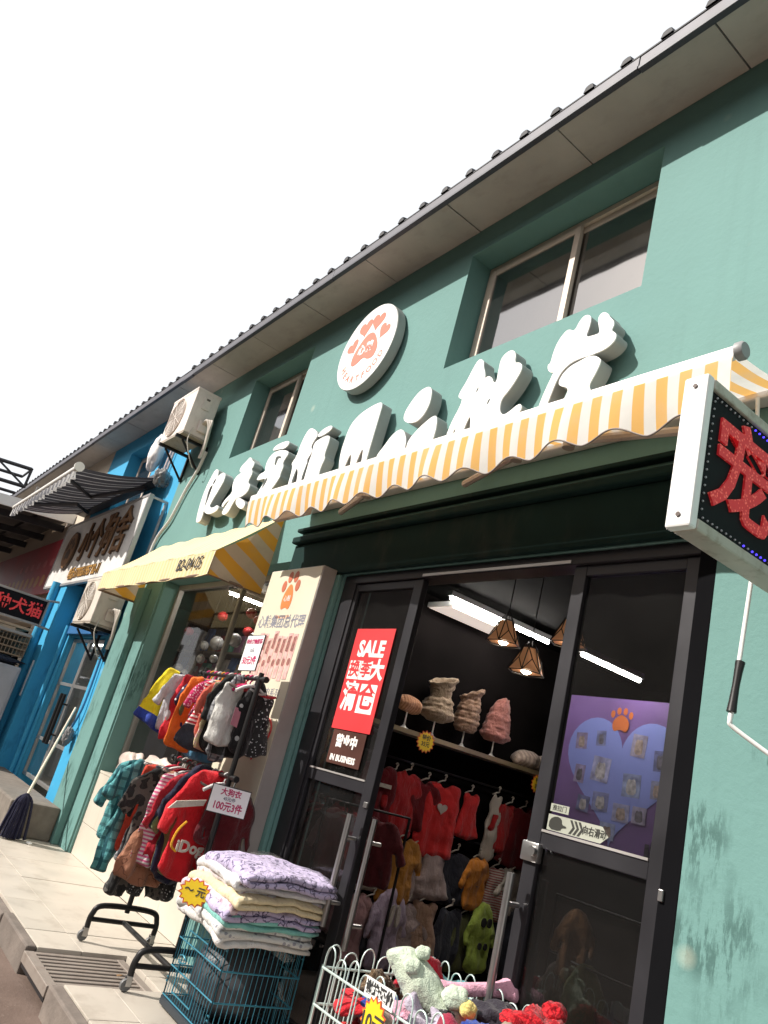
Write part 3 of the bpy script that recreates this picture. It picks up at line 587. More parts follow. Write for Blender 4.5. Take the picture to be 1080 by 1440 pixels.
# ------------------------------------------------------------------ big striped awning over the door
AWY = -0.5
aw_or = awning_cloth('orange_striped_canvas', (0.86, 0.84, 0.80), (0.88, 0.52, 0.17), 0.105, trans=0.35)
rail = mat('white_rail', (0.78, 0.75, 0.72), 0.35, 0.1, dirt=0.15, dcol=(0.4, 0.32, 0.28))
aw = thing('striped_awning', 'wide orange and white striped folding awning with scalloped valance above the shop entrance', 'awning', (-3.4, 0, 3.2))
AX0, AX1 = -5.36, -1.415
bm = BM(); tube(bm, [(AX0, AWY, 3.165), (AX1, AWY, 3.165)], .022, 12); box(bm, AX0, AX1, AWY-.026, AWY-.006, 3.12, 3.178, .005)
obj('front_bar', bm, rail, aw, smooth=40)
bm = BM(); lathe(bm, [(.0, 0), (.036, 0), (.036, .022), (.03, .03), (0, .03)], (AX1, AWY, 3.162), 18, 'x'); obj('end_cap', bm, mat('grey_plastic', (0.3, 0.3, 0.3), 0.5), aw, smooth=40)
def fabric_grid(nx, nz, f):
    bm = BM(); g = [[bm.verts.new(f(i/nx, k/nz)) for k in range(nz+1)] for i in range(nx+1)]
    for i in range(nx):
        for k in range(nz): bm.faces.new((g[i][k], g[i+1][k], g[i+1][k+1], g[i][k+1]))
    return bm
def val(s, t):
    x = AX0+(AX1-AX0)*s; ph = (x+2.687)/0.305; c = abs(math.sin(math.pi*ph)); low = 2.905+0.045*c**1.5+.006*math.sin(x*5)
    y = AWY-.03+t*(.012*math.sin(x*20.6)+.016*math.sin(x*7+1)+.02*t); return Vector((x, y, 3.125+(low-3.125)*t))
vl = obj('valance', fabric_grid(420, 6, val), aw_or, aw, smooth=180)
bm = BM(); tube(bm, [val(i/420, 1.0) for i in range(421)], .004, 5); obj('valance_binding', bm, mat('grey_binding', (0.28, 0.24, 0.22), 0.8), vl, smooth=180)
obj('canopy_fabric', fabric_grid(80, 10, lambda s, t: Vector((AX0+.02+(AX1-AX0-.04)*s, AWY+.46*t, 3.185+.085*t-.02*math.sin(math.pi*t)+.004*math.sin(s*60)))), aw_or, aw, smooth=180)
bm = BM(); box(bm, AX0+.05, AX1-.04, -.085, -.003, 3.23, 3.30, .01); obj('wall_cassette', bm, rail, aw)
brn = mat('tarnished_arm', (0.5, 0.42, 0.36), 0.4, 0.5, dirt=0.6, dcol=(0.25, 0.13, 0.07))
for x, s in ((AX0+.65, 1), (AX1-.35, -1), (-3.35, 1)):
    bm = BM(); tube(bm, [(x, -.08, 3.14), (x+s*.62, -.27, 3.12), (x+s*.62, -.27, 3.12)], .022, 8); tube(bm, [(x+s*.62, -.28, 3.10), (x+s*.1, -.47, 3.12)], .02, 8); lathe(bm, [(.03, -.03), (.03, .05)], (x+s*.62, -.275, 3.11), 12)
    obj('folding_arm', bm, brn, aw, smooth=40)
bm = BM(); box(bm, AX0+.25, AX0+.75, -.40, -.36, 2.985, 3.075, .006); obj('arm_cover', bm, brn, aw)
# crank
bm = BM(); tube(bm, [(-1.56, -.10, 3.22), (-1.50, -.11, 2.5), (-1.50, -.16, 1.90)], .0085, 8)
tube(bm, smooth_path([(-1.50, -.16, 1.915), (-1.50, -.163, 1.885), (-1.485, -.15, 1.86), (-1.33, -.05, 1.76), (-1.27, -.045, 1.73), (-1.268, -.05, 1.55)], 5), .0085, 8)
ck = obj('crank_handle', bm, white, aw, smooth=60)
bm = BM(); tube(bm, [(-1.50, -.136+.0, 2.10), (-1.50, -.143, 2.06), (-1.50, -.15, 2.01), (-1.50, -.157, 1.95), (-1.50, -.161, 1.915)], .017, 12); 
for v in bm.verts:
    t = (v.co.z-1.915)/.185; c = Vector((-1.5, -.161+.025*t, v.co.z)); v.co = c+(v.co-c)*(1-.25*math.sin(math.pi*max(0, min(1, t))))
obj('grip', bm, darkm, ck, smooth=60)

# ------------------------------------------------------------------ small fixed awning over the display window
aw_ye = awning_cloth('pale_yellow_canvas', (0.85, 0.73, 0.48), (0.84, 0.66, 0.34), 0.075, trans=0.25)
aw_sd = awning_cloth('yellow_side_canvas', (0.50, 0.40, 0.30), (0.66, 0.33, 0.045), 0.20, axis=(0, 0.42, 0.90), phase=0.3, trans=0.3)
sa = thing('yellow_awning', 'pale yellow fixed awning with address print and striped side cheek above the display window', 'awning', (-7.3, 0, 2.9))
def slope(s, t): return Vector((-8.80+3.05*s, -.5+.49*t, 2.765+.50*t-.035*math.sin(math.pi*t)*(.6+.4*math.sin(s*17))+.008*math.sin(s*40)))
obj('slope_fabric', fabric_grid(60, 10, slope), aw_ye, sa, smooth=180)
obj('valance', fabric_grid(60, 4, lambda s, t: Vector((-8.80+3.05*s, -.503+.008*math.sin(s*30)*t, 2.765-.205*t+.006*math.sin(s*25)*t))), aw_ye, sa, smooth=180)
for x in (-5.752, -8.798):
    def cheek(s, t, x=x):
        y = -.5+.49*s; zt = 2.765+.50*s-.035*math.sin(math.pi*s)*.8; return Vector((x+.02*math.sin(s*9+t*4)*math.sin(math.pi*s), y, 2.565+(zt-2.565)*t))
    obj('side_cheek', fabric_grid(14, 10, cheek), aw_sd, sa, smooth=180)
bm = BM()
tube(bm, [(-8.79, -.49, 2.57), (-5.76, -.49, 2.57)], .013, 6); tube(bm, [(-8.79, -.49, 2.755), (-5.76, -.49, 2.755)], .013, 6)
for x in (-8.78, -5.77): tube(bm, [(x, -.49, 2.57), (x, -.01, 2.57)], .013, 6); tube(bm, [(x, -.49, 2.57), (x, -.49, 2.755)], .012, 6)
obj('awning_frame', bm, mat('rusty_steel', (0.2, 0.13, 0.09), 0.6, 0.5, dirt=0.4), sa, smooth=60)
text('B2-04 05', .15, mat('black_print', (0.03, 0.03, 0.03), 0.7), sa, (-6.22, -.513, 2.675), depth=.002, bold=.0012, sx=1.0, shear=.12)

# ------------------------------------------------------------------ white channel letters and the round lightbox
LTXT = {'one': 'leftmost white channel letter of the sign, two thin strokes, next to the air conditioner hose',
 'two': 'white channel letter with a separate round dot stroke, second from the left of the sign',
 'three': 'white channel letter with detached cap stroke, third from the left of the sign',
 'four': 'two column white channel letter just left of the big paw pad shape',
 'pad': 'large white paw pad shape with two slits, in the middle of the letter sign',
 'toe1': 'upper white leaf shaped paw toe, standing above two others on the sign',
 'toe2': 'right lower white leaf shaped paw toe beside the tall letter',
 'toe3': 'left lower white leaf shaped paw toe beside the big paw pad',
 'six': 'tall white letter with many crossing strokes, second from the right of the sign',
 'seven': 'rightmost white channel letter under the large upper window, with three points on top'}
gap_shade_mat = mat('gap_shade', (0.05, 0.06, 0.055), 0.8)  # flat dark plates on the faces paint the shaded gaps between strokes
for k, polys in LETTERS.items():
    allp = [p for q in polys for p in q]; cx = sum(p[0] for p in allp)/len(allp); cz = min(p[1] for p in allp)
    t = thing('channel_letter', LTXT[k], 'sign letter', (cx, 0, cz), 'white channel letters on the teal wall')
    b1, b2 = BM(), BM()
    for q in polys:
        q = chaikin(q, 2); prism(b1, q, FRONT(-.035), 0, .088); c = (sum(p[0] for p in q)/len(q), sum(p[1] for p in q)/len(q)); prism(b2, q, FRONT(-.1235), 0, .008)
    obj('return', b1, retm, t); obj('face', b2, white, t)
    for q in GAP_SHADES.get(k, []): obj('gap_shade_plate', prism(BM(), chaikin(q, 1), FRONT(-.1316), 0, .0006), gap_shade_mat, t)
    for q in polys:
        c = (sum(p[0] for p in q)/len(q), sum(p[1] for p in q)/len(q)); obj('stud', bx(c[0]-.012, c[0]+.012, -.037, -.001, c[1]-.012, c[1]+.012), darkm, t)
redp = mat('coral_print', (0.72, 0.16, 0.10), 0.45, var=0.05)
rs_ = thing('round_sign', 'round white lightbox sign with a coral paw print between the upper windows', 'sign', (-5.045, 0, 4.28))
LC = (-5.045, 4.69); LR = .408
bm = BM(); lathe(bm, [(LR, -.022), (LR, -.098)], (LC[0], 0, LC[1]), 64, 'y'); obj('rim', bm, retm, rs_, smooth=40)
bm = BM(); lathe(bm, [(LR-.004, -.0985), (LR-.004, -.104), (0, -.104)], (LC[0], 0, LC[1]), 64, 'y'); obj('face', bm, white, rs_, smooth=30)
def flat(name, poly, y, m, par, d=.002, n=2): return obj(name, prism(BM(), chaikin(poly, n) if n else poly, FRONT(y), 0, d), m, par)
O = lambda pts: [(LC[0]+u, LC[1]+v) for u, v in pts]
flat('paw_pad', O([(-.17, -.15), (-.19, -.05), (-.13, .05), (-.06, .12), (.0, .14), (.07, .12), (.13, .05), (.19, -.05), (.17, -.15), (.08, -.15), (0, -.10), (-.08, -.15)]), -.1042, redp, rs_)
for u, v, w, h, a in ((-.23, .07, .055, .085, .5), (-.10, .22, .06, .1, .15), (.08, .23, .06, .1, -.15), (.22, .09, .055, .085, -.5)):
    ht = [(p[0]*math.cos(a)-p[1]*math.sin(a)+u, p[0]*math.sin(a)+p[1]*math.cos(a)+v) for p in heart(0, 0, h)]; flat('paw_toe', O(ht), -.1042, redp, rs_, n=0)
text('心粮', .11, white, rs_, (LC[0], -.1075, LC[1]-.02), bold=.004)
for i, ch in enumerate('HEARTFOOD'):
    a = R(-90+(i-4)*15); rr = .31; p = (LC[0]+rr*math.cos(a), -.1055, LC[1]+rr*math.sin(a)); text(ch, .085, redp, rs_, p, xd=(-math.sin(a), 0, math.cos(a)), ud=(-math.cos(a), 0, -math.sin(a)), bold=.0015)

# ------------------------------------------------------------------ air conditioners
def aircon(label, x0, x1, y0, y1, z0, z1, shade):
    t = thing('air_conditioner', label, 'air conditioner', (x0, y1, z0), 'outdoor air conditioner units on wall brackets')
    obj('case', bx(x0, x1, y0, y1, z0+.02, z1, .012), shade, t)
    obj('top_cover', bx(x0-.004, x1+.004, y0-.004, y1+.004, z1-.03, z1+.004, .006), shade, t)
    obj('base_pan', bx(x0+.004, x1-.004, y0+.004, y1-.004, z0, z0+.019), mat('grimy_pan', (0.38, 0.33, 0.27), 0.7, 0.2, dirt=0.7, dcol=(0.12, 0.09, 0.07), dscale=(5, 5, 5)), t)
    cx, cz, r = x0+(x1-x0)*.40, (z0+z1)/2, (z1-z0)*.42
    bm = BM(); lathe(bm, [(r, 0), (r, .012), (r-.02, .016), (r-.02, 0)], (cx, y0-.014, cz), 32, 'y', False); g = obj('fan_ring', bm, shade, t, smooth=40)
    bm = BM(); 
    for q in range(1, 9): 
        rr = r*q/9; tube(bm, [(cx+rr*math.cos(2*math.pi*i/28), y0-.01, cz+rr*math.sin(2*math.pi*i/28)) for i in range(29)], .003, 4, cap=False)
    for i in range(12): a = math.pi*2*i/12; tube(bm, [(cx, y0-.012, cz), (cx+r*math.cos(a), y0-.012, cz+r*math.sin(a))], .003, 4)
    o = obj('fan_grille', bm, shade, g); 
    obj('fan_hole', lathe(BM(), [(r-.02, 0), (r-.02, .002)], (cx, y0-.004, cz), 28, 'y'), mat('fan_inner', (0.42, 0.38, 0.34), 0.7), g)
    h = obj('handle_plate', bx(x1-.002, x1+.012, y0+.10, y1-.09, z1-.24, z1-.08, .004), shade, t); obj('handle_recess', bx(x1+.0125, x1+.014, y0+.13, y1-.12, z1-.12, z1-.095), mat('grime', (0.12, 0.1, 0.085), 0.8), h)
    obj('valve_cover', bx(x1, x1+.035, y1-.16, y1-.03, z0+.08, z0+.22, .012), shade, t)
    wrap = mat('pipe_wrap', (0.55, 0.50, 0.44), 0.8, dirt=0.5)
    bm = BM()
    for k in range(3):
        o_ = .02*k; tube(bm, smooth_path([(x1+.02, y1-.12+o_, z0+.18), (x1+.10+o_, y1-.10+o_, z0+.22), (x1+.13+o_, y1-.06, z0+.10), (x1+.08+o_, y1-.03, z0-.08), (x1+.03+o_, y1-.02, z0-.22)], 6), .016, 7)
    obj('pipe_bundle', bm, wrap, t, smooth=60)
    bm = BM(); tube(bm, smooth_path([(x1+.01, y1-.2, z0+.1), (x1+.03, y1-.22, z0-.08), (x1+.06, y1-.12, z0-.3), (x1+.03, y1-.05, z0-.36)], 6), .006, 5); obj('loose_cable', bm, wrap, t, smooth=60)
    for k, x in enumerate((x0+.12, x1-.12)):
        b = thing('wall_bracket', 'black triangular wall bracket under the %s air conditioner, %s of its pair' % ('upper' if z0 > 3 else 'lower', 'street side right one' if k else 'left one'), 'bracket', (x, 0, z0-.3), 'air conditioner wall brackets')
        bb = BM(); box(bb, x-.018, x+.018, y0-.03, -.003, z0-.036, z0-.001, .003); obj('bracket_arm', bb, darkm, b)
        bb = BM(); box(bb, x-.018, x+.018, -.03, -.004, z0-.36, z0-.0365, .003); obj('bracket_leg', bb, darkm, b)
        bb = BM(); tube(bb, [(x, y0+.06, z0-.04), (x, -.02, z0-.34)], .014, 6); obj('bracket_brace', bb, darkm, b)
    return t
ac1 = aircon('beige air conditioner mounted high on the teal wall corner under the eaves', -9.06, -8.27, -.385, -.09, 4.50, 5.10, mat('old_beige_case', (0.70, 0.62, 0.56), 0.5, dirt=0.4, dcol=(0.3, 0.22, 0.17), dscale=(4, 4, 1.5)))
ac2 = aircon('dusty beige air conditioner hung low between the carved sign and the glass door', -9.95, -9.16, -.36, -.06, 2.23, 2.80, mat('dusty_case', (0.58, 0.52, 0.45), 0.55, dirt=0.6, dcol=(0.3, 0.25, 0.2), dscale=(4, 4, 1.5)))
bm = BM(); tube(bm, smooth_path([(-8.26, -.05, 4.40), (-8.36, -.035, 4.2), (-8.55, -.03, 3.95), (-8.72, -.03, 3.6), (-8.98, -.03, 3.35), (-9.0, -.03, 2.8)], 8), .02, 10)
for z in (4.2, 3.8, 3.45): pass
tag(obj('drain_hose', bm, white_dirty, smooth=60), 'long white drain hose running down the teal wall from the upper air conditioner', 'hose')

# ------------------------------------------------------------------ LED sign of the pet shop (perpendicular to the wall, over the entrance's right end)
ledblack = mat('led_panel_black', (0.008, 0.008, 0.010), 0.7, spec=0.15)
def ledchar():
    m, nt, b = _nodes('led_red'); v = coords(nt, 'World'); vo = N(nt, 'ShaderNodeTexVoronoi', i_Scale=85); nt.links.new(v, vo.inputs['Vector'])
    c = mixc(nt, ramp(nt, vo.outputs['Distance'], 0.25, 0.4), (0.75, 0.12, 0.09), (0.50, 0.018, 0.024)); nt.links.new(c, b.inputs['Base Color']); b.inputs['Roughness'].default_value = 0.5
    b.inputs['Emission Strength'].default_value = 0.25; nt.links.new(c, b.inputs['Emission Color']); return m
ledred = ledchar()
def led_sign(name, label, X, y0, y1, z0, z1, th, chars, size, frm, oy, dots=True):
    t = thing(name, label, 'led sign', (X, y1, z0))
    obj('panel', bx(X-.05, X, y0+.03, y1-.03, z0+.03, z1-.03), ledblack, t)
    bm = BM(); w = th
    f = obj('frame_end', box(bm, X-.075, X+.012, y0-.004, y0+w*.35, z0, z1, .008), frm[0], t); obj('frame_end', bx(X-.075, X+.012, y1-w*.35, y1, z0, z1, .008), frm[0], t)
    obj('frame_rail', bx(X-.072, X+.012, y0+w*.35, y1-w*.35, z1-w*.4, z1-.002, .006), frm[1], t); obj('frame_rail', bx(X-.072, X+.012, y0+w*.35, y1-w*.35, z0+.002, z0+w*.4, .006), frm[1], t)
    for z in (z0+.04, z1-.04): obj('screw', lathe(BM(), [(.008, -.002), (.006, .004)], (X-.03, y0-.0065, z), 10, 'y'), mat('rusty_screw', (0.08, 0.05, 0.04), 0.6), f)
    for k, ch in enumerate(chars):
        text(ch, size, ledred, t, (X+.004, oy[k], (z0+z1)/2-.01), xd=(0, 1, 0), depth=.008, bold=size*.018, name='led_character')
    if dots:
        b1, b2 = BM(), BM(); n = 0
        H = [(y, z) for z in (z0+.055, z1-.055) for y in np.arange(y0+.07, y1-.06, .026)]+[(y0+.06, z) for z in np.arange(z0+.08, z1-.07, .027)]
        for y, z in H:
            bmesh.ops.create_icosphere(b2 if (y > y0+.26 and (n % 5) and (y0+.30) < y) else b1, subdivisions=1, radius=.0042, matrix=Matrix.Translation((X+.003, y, z))); n += 1
        d = obj('led_dots', b1, mat('led_off', (0.45, 0.45, 0.48), 0.3), t); d['kind'] = 'stuff'
        d = obj('blue_led_dots', b2, emis('led_blue', (0.08, 0.05, 1.0), 1.6), t); d['kind'] = 'stuff'
    return t
led_sign('led_sign', 'black LED sign with big red characters in a white frame projecting over the entrance', -1.30, -.835, -.02, 2.315, 2.845, .10, '宠物', .37, (white, mat('stained_frame', (0.5, 0.44, 0.38), 0.45, 0.3, dirt=0.8, dcol=(0.22, 0.14, 0.09), dscale=(7, 7, 7))), (-.575, -.22))
led_sign('led_sign', 'narrow black LED sign with four red characters above the wire cages at the far left', -11.6, -1.32, -.35, 2.19, 2.58, .08, '纯种犬猫', .215, (mat('grey_frame', (0.35, 0.33, 0.31), 0.5, 0.4), MATS['grey_frame']), (-1.16, -.94, -.72, -.50), dots=False)
sb_ = [thing('sign_bracket', '%s grey pipe bracket holding the four character LED sign to the blue column' % w_, 'bracket', (-11.62, 0, z_), 'brackets of the far LED sign') for w_, z_ in (('upper', 2.57), ('lower', 2.2))]
obj('pipe', tube(BM(), [(-11.62, -.36, 2.57), (-11.62, -.20, 2.60)], .018, 6), MATS['grey_frame'], sb_[0]); obj('pipe', tube(BM(), [(-11.62, -.36, 2.2), (-11.62, -.22, 2.19)], .018, 6), MATS['grey_frame'], sb_[1])

# ------------------------------------------------------------------ light box with the dealer notice, left of the entrance
bn = thing('notice_lightbox', 'tall cream advertising lightbox with orange paw and grey characters beside the entrance', 'lightbox', (-4.98, 0, 0))
obj('side_casing', bx(-5.37, -4.60, -.148, -.031, .62, 2.69, .006), mat('lightbox_side', (0.34, 0.31, 0.29), 0.5, 0.2, dirt=0.2), bn)
obj('face_panel', bx(-5.362, -4.608, -.152, -.1485, .63, 2.682), mat('cream_acrylic', (0.62, 0.57, 0.44), 0.5, var=0.03), bn)
op = mat('orange_print', (0.75, 0.20, 0.05), 0.5); gp = mat('grey_print', (0.20, 0.20, 0.24), 0.6); pk = mat('pink_print', (0.62, 0.36, 0.33), 0.6, var=0.3, vs=30); bp = mat('brown_print', (0.25, 0.10, 0.08), 0.6, var=0.5, vs=60)
PX, PZ = -4.99, 2.49
flat('paw_pad', [(PX-.06, PZ-.13), (PX-.08, PZ-.04), (PX-.04, PZ+.05), (PX, PZ+.08), (PX+.04, PZ+.05), (PX+.08, PZ-.04), (PX+.06, PZ-.13), (PX, PZ-.1)], -.1525, op, bn)
for u, v in ((-.10, .06), (-.04, .13), (.045, .13), (.10, .06)): flat('paw_toe', circle(PX+u, PZ+v, .032, 16, .045), -.1525, mat('rust_print', (0.45, 0.12, 0.06), 0.5), bn, n=0)
text('心粮', .05, white, bn, (PX, -.1555, PZ-.04)); text('HEARTFOOD', .035, op, bn, (PX, -.1525, PZ-.18))
text('心粮集团总代理', .105, gp, bn, (-4.985, -.1525, 2.27), bold=.002, sx=.95)
rp = random.Random(2)
for i in range(8):
    x = -5.20+.072*i; z = 1.85+.015*(i % 2); h = .34-.02*(i % 3); p = flat('printed_pack', [(x-.028, z), (x+.028, z), (x+.03, z+h), (x-.03, z+h)], -.1525, pk, bn, n=0)
    flat('pack_stripe', [(x-.02, z+h*.62), (x+.018, z+h*.6), (x+.02, z+h*.95), (x-.016, z+h*.93)], -.1547, bp, p, d=.001, n=0); flat('pack_picture', [(x-.022, z+h*.3), (x+.02, z+h*.3), (x+.018, z+h*.46), (x-.018, z+h*.46)], -.1547, bp, p, d=.001, n=1)
text('肉系列', .07, gp, bn, (-4.80, -.1525, 1.76))
hh = heart(-4.81, 1.48, .16); hi_ = heart(-4.81, 1.48, .135)
bm = BM(); tube(bm, [(x, -.1535, z) for x, z in hh+hh[:1]], .008, 5, cap=False); obj('heart_outline', bm, mat('red_print', (0.6, 0.05, 0.04), 0.5), bn)
text('心', .1, MATS['red_print'], bn, (-4.81, -.1525, 1.48)); text('爱', .08, MATS['red_print'], bn, (-4.83, -.1525, 1.38))

# ------------------------------------------------------------------ posters and stickers on the door glass
sp = thing('sale_poster', 'red SALE poster with white clearance characters stuck on the left door glass', 'poster', (-4.045, .04, 1.63))
RX0, RX1, RZ0, RZ1 = -4.258, -3.835, 1.633, 2.283
obj('sheet', bx(RX0, RX1, .040, .0425, RZ0, RZ1), mat('poster_red', (0.62, 0.045, 0.05), 0.35, var=0.06), sp)
wp = mat('white_print', (0.80, 0.76, 0.72), 0.5)
py = .0385; cx = (RX0+RX1)/2
text('SALE', .142, wp, sp, (cx+.005, py, 2.145), bold=.006, sx=.95)
for i, x in enumerate((-.128, .0)): flat('white_block', [(cx+x-.062, 1.95), (cx+x+.06, 1.95), (cx+x+.06, 2.07), (cx+x-.062, 2.07)], .0398, wp, sp, d=.0008, n=0)
text('换', .115, MATS['poster_red'], sp, (cx-.128, .0385, 2.012), bold=.003); text('季', .115, MATS['poster_red'], sp, (cx, .0385, 2.012), bold=.003); text('大', .135, wp, sp, (cx+.125, py, 2.01), bold=.006)
text('清', .19, wp, sp, (cx-.10, py, 1.83), bold=.007, sx=.85)
flat('white_block', [(cx+.0, 1.745), (cx+.17, 1.745), (cx+.17, 1.925), (cx+.0, 1.925)], .0398, wp, sp, d=.0008, n=0); text('仓', .175, MATS['poster_red'], sp, (cx+.085, .0385, 1.838), bold=.005)
ns = thing('notice_card', 'small brown notice card with white characters under the red SALE poster', 'notice', (-4.03, .04, 1.42))
obj('card', bx(-4.22, -3.86, .040, .043, 1.425, 1.628), mat('brown_card', (0.075, 0.03, 0.022), 0.4, var=0.3), ns)
text('营业中', .078, wp, ns, (-4.05, .0392, 1.56), bold=.004); text('IN BUSINESS', .05, wp, ns, (-4.05, .0392, 1.46), bold=.002)
st = thing('sliding_sticker', 'dark arrow sticker with hand symbol at the foot of the right door glass', 'sticker', (-2.25, .04, 1.38))
sg = mat('sticker_dark', (0.04, 0.04, 0.035), 0.4); sgy = mat('sticker_grey', (0.35, 0.36, 0.30), 0.5)
flat('arrow_strip', [(-2.405, 1.385), (-2.12, 1.385), (-2.085, 1.415), (-2.12, 1.45), (-2.405, 1.45)], .052, sgy, st, n=0, d=.001)
flat('hand', [(-2.395, 1.39), (-2.33, 1.39), (-2.325, 1.405), (-2.30, 1.407), (-2.30, 1.414), (-2.325, 1.417), (-2.33, 1.44), (-2.36, 1.447), (-2.395, 1.43)], .0505, sg, st, n=1, d=.001)
for k in range(3): x = -2.285+.022*k; flat('chevron', [(x, 1.39), (x+.012, 1.39), (x+.03, 1.417), (x+.012, 1.445), (x, 1.445), (x+.018, 1.417)], .0505, sg, st, n=0, d=.001)
text('向右滑动', .038, sg, st, (-2.155, .0505, 1.417), bold=.001, sx=.8); obj('small_plate', bx(-2.40, -2.30, .05, .052, 1.462, 1.495), sgy, st); text('推拉门', .026, sg, st, (-2.35, .0492, 1.478))

# ------------------------------------------------------------------ inside the shop
tubew = emis('tube_light', (1, 0.94, 0.86), 80.0)
def tube_light(label, x, y0, y1, z):
    t = thing('tube_light', label, 'ceiling light', (x, y0, z), 'fluorescent tubes on the shop ceiling')
    obj('housing', bx(x-.03, x+.03, y0, y1, z+.016, z+.06, .004), mat('lamp_housing', (0.3, 0.3, 0.3), 0.5), t); obj('tube', tube(BM(), [(x, y0+.02, z), (x, y1-.02, z)], .014, 10), tubew, t, smooth=60)
tube_light('white fluorescent tube above the square ceiling panel, seen through the open doorway', -4.74, 1.12, 2.35, 2.90)
tube_light('white fluorescent tube behind the right door glass above the heart photo wall', -3.784, 1.67, 2.41, 2.62)
pnl = thing('ceiling_panel_light', 'flat square pale ceiling light panel inside the doorway', 'ceiling light', (-5.1, 1.6, 2.88))
obj('panel_frame', frame_bars(BM(), 0, .44, 0, .72, 0, .03, .015), white, pnl, local=True) if False else None
obj('panel_frame', bx(-5.205, -4.87, 1.28, 2.05, 2.885, 2.93, .004), white, pnl); obj('diffuser', bx(-5.19, -4.885, 1.295, 2.035, 2.879, 2.884), emis('warm_panel', (1, 0.86, 0.76), 0.5), pnl)
def pendant(label, x, y, z, s=1.0):
    t = thing('pendant_lamp', label, 'lamp', (x, y, z), 'pendant lamps with wire cages')
    shade = mat('lamp_shade_amber', (0.55, 0.27, 0.14), 0.6); 
    if 'Emission Strength' in shade.node_tree.nodes['Principled BSDF'].inputs:
        b = shade.node_tree.nodes['Principled BSDF']; b.inputs['Emission Color'].default_value = (0.8, 0.36, 0.16, 1); b.inputs['Emission Strength'].default_value = 0.14
    P6 = lambda r, zz, k, ph=0: (x+r*s*math.cos(k*math.pi/3+ph), y+r*s*math.sin(k*math.pi/3+ph), z+zz*s)
    obj('shade', lathe(BM(), [(.118, .01), (.045, .165)], (x, y, z), 6), shade, t)
    bm = BM()
    for k in range(6):
        tube(bm, [P6(.125, 0, k), P6(.125, 0, k+1)], .004, 5); tube(bm, [P6(.125, 0, k), P6(.048, .17, k)], .004, 5); tube(bm, [P6(.048, .17, k), P6(.048, .17, k+1)], .004, 5)
        tube(bm, [P6(.125, 0, k), P6(.09, .085, k+.5)], .0035, 5); tube(bm, [P6(.125, 0, k+1), P6(.09, .085, k+.5)], .0035, 5); tube(bm, [P6(.09, .085, k+.5), P6(.048, .17, k)], .0035, 5)
        tube(bm, [P6(.048, .17, k), (x, y, z+.24*s)], .0035, 5)
    obj('wire_cage', bm, darkm, t); bm = BM(); bmesh.ops.create_uvsphere(bm, u_segments=14, v_segments=10, radius=.04*s, matrix=Matrix.Translation((x, y, z+.03))); obj('bulb', bm, emis('warm_bulb', (1, 0.82, 0.6), 35.0), t, smooth=180)
    obj('cord', tube(BM(), [(x, y, z+.23*s), (x, y, 2.99)], .004, 5), darkm, t)
pendant('lowest amber pendant lamp in a black wire cage inside the doorway', -3.63, 1.0, 2.29)
pendant('amber pendant lamp partly hidden below the ceiling panel, left of the lowest lamp', -3.95, 1.05, 2.50)
pendant('amber pendant lamp half hidden behind the right door stile', -3.42, 1.12, 2.52)

# heart photo wall
hw = thing('photo_partition', 'purple partition wall with a pale blue heart of pet photos behind the right door', 'partition', (-4.0, 2.5, 0))
obj('lower_panel', bx(-4.62, -3.30, 2.505, 2.58, 0, 1.279), black_board, hw); obj('board', bx(-4.62, -3.30, 2.50, 2.58, 1.28, 2.49), mat('purple_print', (0.23, 0.13, 0.40), 0.6, var=0.2, vs=1.5), hw)
hb = mat('pale_blue_print', (0.30, 0.37, 0.92), 0.6, var=0.06)
flat('heart', heart(-3.93, 1.93, .56, 60), 2.4975, hb, hw, n=0)
flat('paw_pad', [(-4.04, 2.22), (-4.06, 2.30), (-4.0, 2.36), (-3.95, 2.36), (-3.89, 2.30), (-3.91, 2.22), (-3.975, 2.25)], 2.4945, op, hw)
for u in (-.085, -.03, .03, .085): flat('paw_toe', circle(-3.975+u, 2.405-abs(u)*.5, .02, 12, .03), 2.4945, op, hw, n=0)
pc = [(0.35, 0.22, 0.22), (0.2, 0.2, 0.28), (0.45, 0.42, 0.5), (0.5, 0.4, 0.36), (0.12, 0.11, 0.16), (0.38, 0.44, 0.6), (0.28, 0.26, 0.2)]
spots = [(-4.33, 2.12, .11, .13), (-4.14, 2.16, .09, .12), (-4.10, 1.92, .17, .19), (-3.78, 2.14, .13, .17), (-3.58, 2.05, .11, .15), (-3.80, 1.84, .16, .17), (-3.58, 1.84, .1, .13), (-4.30, 1.86, .1, .14), (-4.06, 1.68, .15, .14), (-3.86, 1.63, .15, .13), (-3.70, 1.64, .12, .12), (-4.22, 1.64, .12, .12), (-3.96, 1.48, .14, .12)]
for i, (x, z, w, h) in enumerate(spots):
    a = rp.uniform(-.08, .08); q = lambda s, t: (x+s*w/2*math.cos(a)-t*h/2*math.sin(a), z+s*w/2*math.sin(a)+t*h/2*math.cos(a))
    p = flat('photo', [q(-1, -1), q(1, -1), q(1, 1), q(-1, 1)], 2.4945, mat('photo_print_%d' % (i % 7), tuple(c*.6+b*.4 for c, b in zip(pc[i % 7], (.30, .37, .9))), 0.5, var=0.45, vs=14), hw, n=0)
    flat('pictured_pet', [q(-.5, -.8), q(-.55, .1), q(-.35, .6), q(0, .45), q(.35, .65), q(.55, .1), q(.6, -.8)], 2.492, mat('pet_print_%d' % (i % 3), [(0.42, 0.33, 0.3), (0.16, 0.15, 0.2), (0.5, 0.48, 0.52)][i % 3], 0.6, var=0.5, vs=30), p, d=.001, n=1)
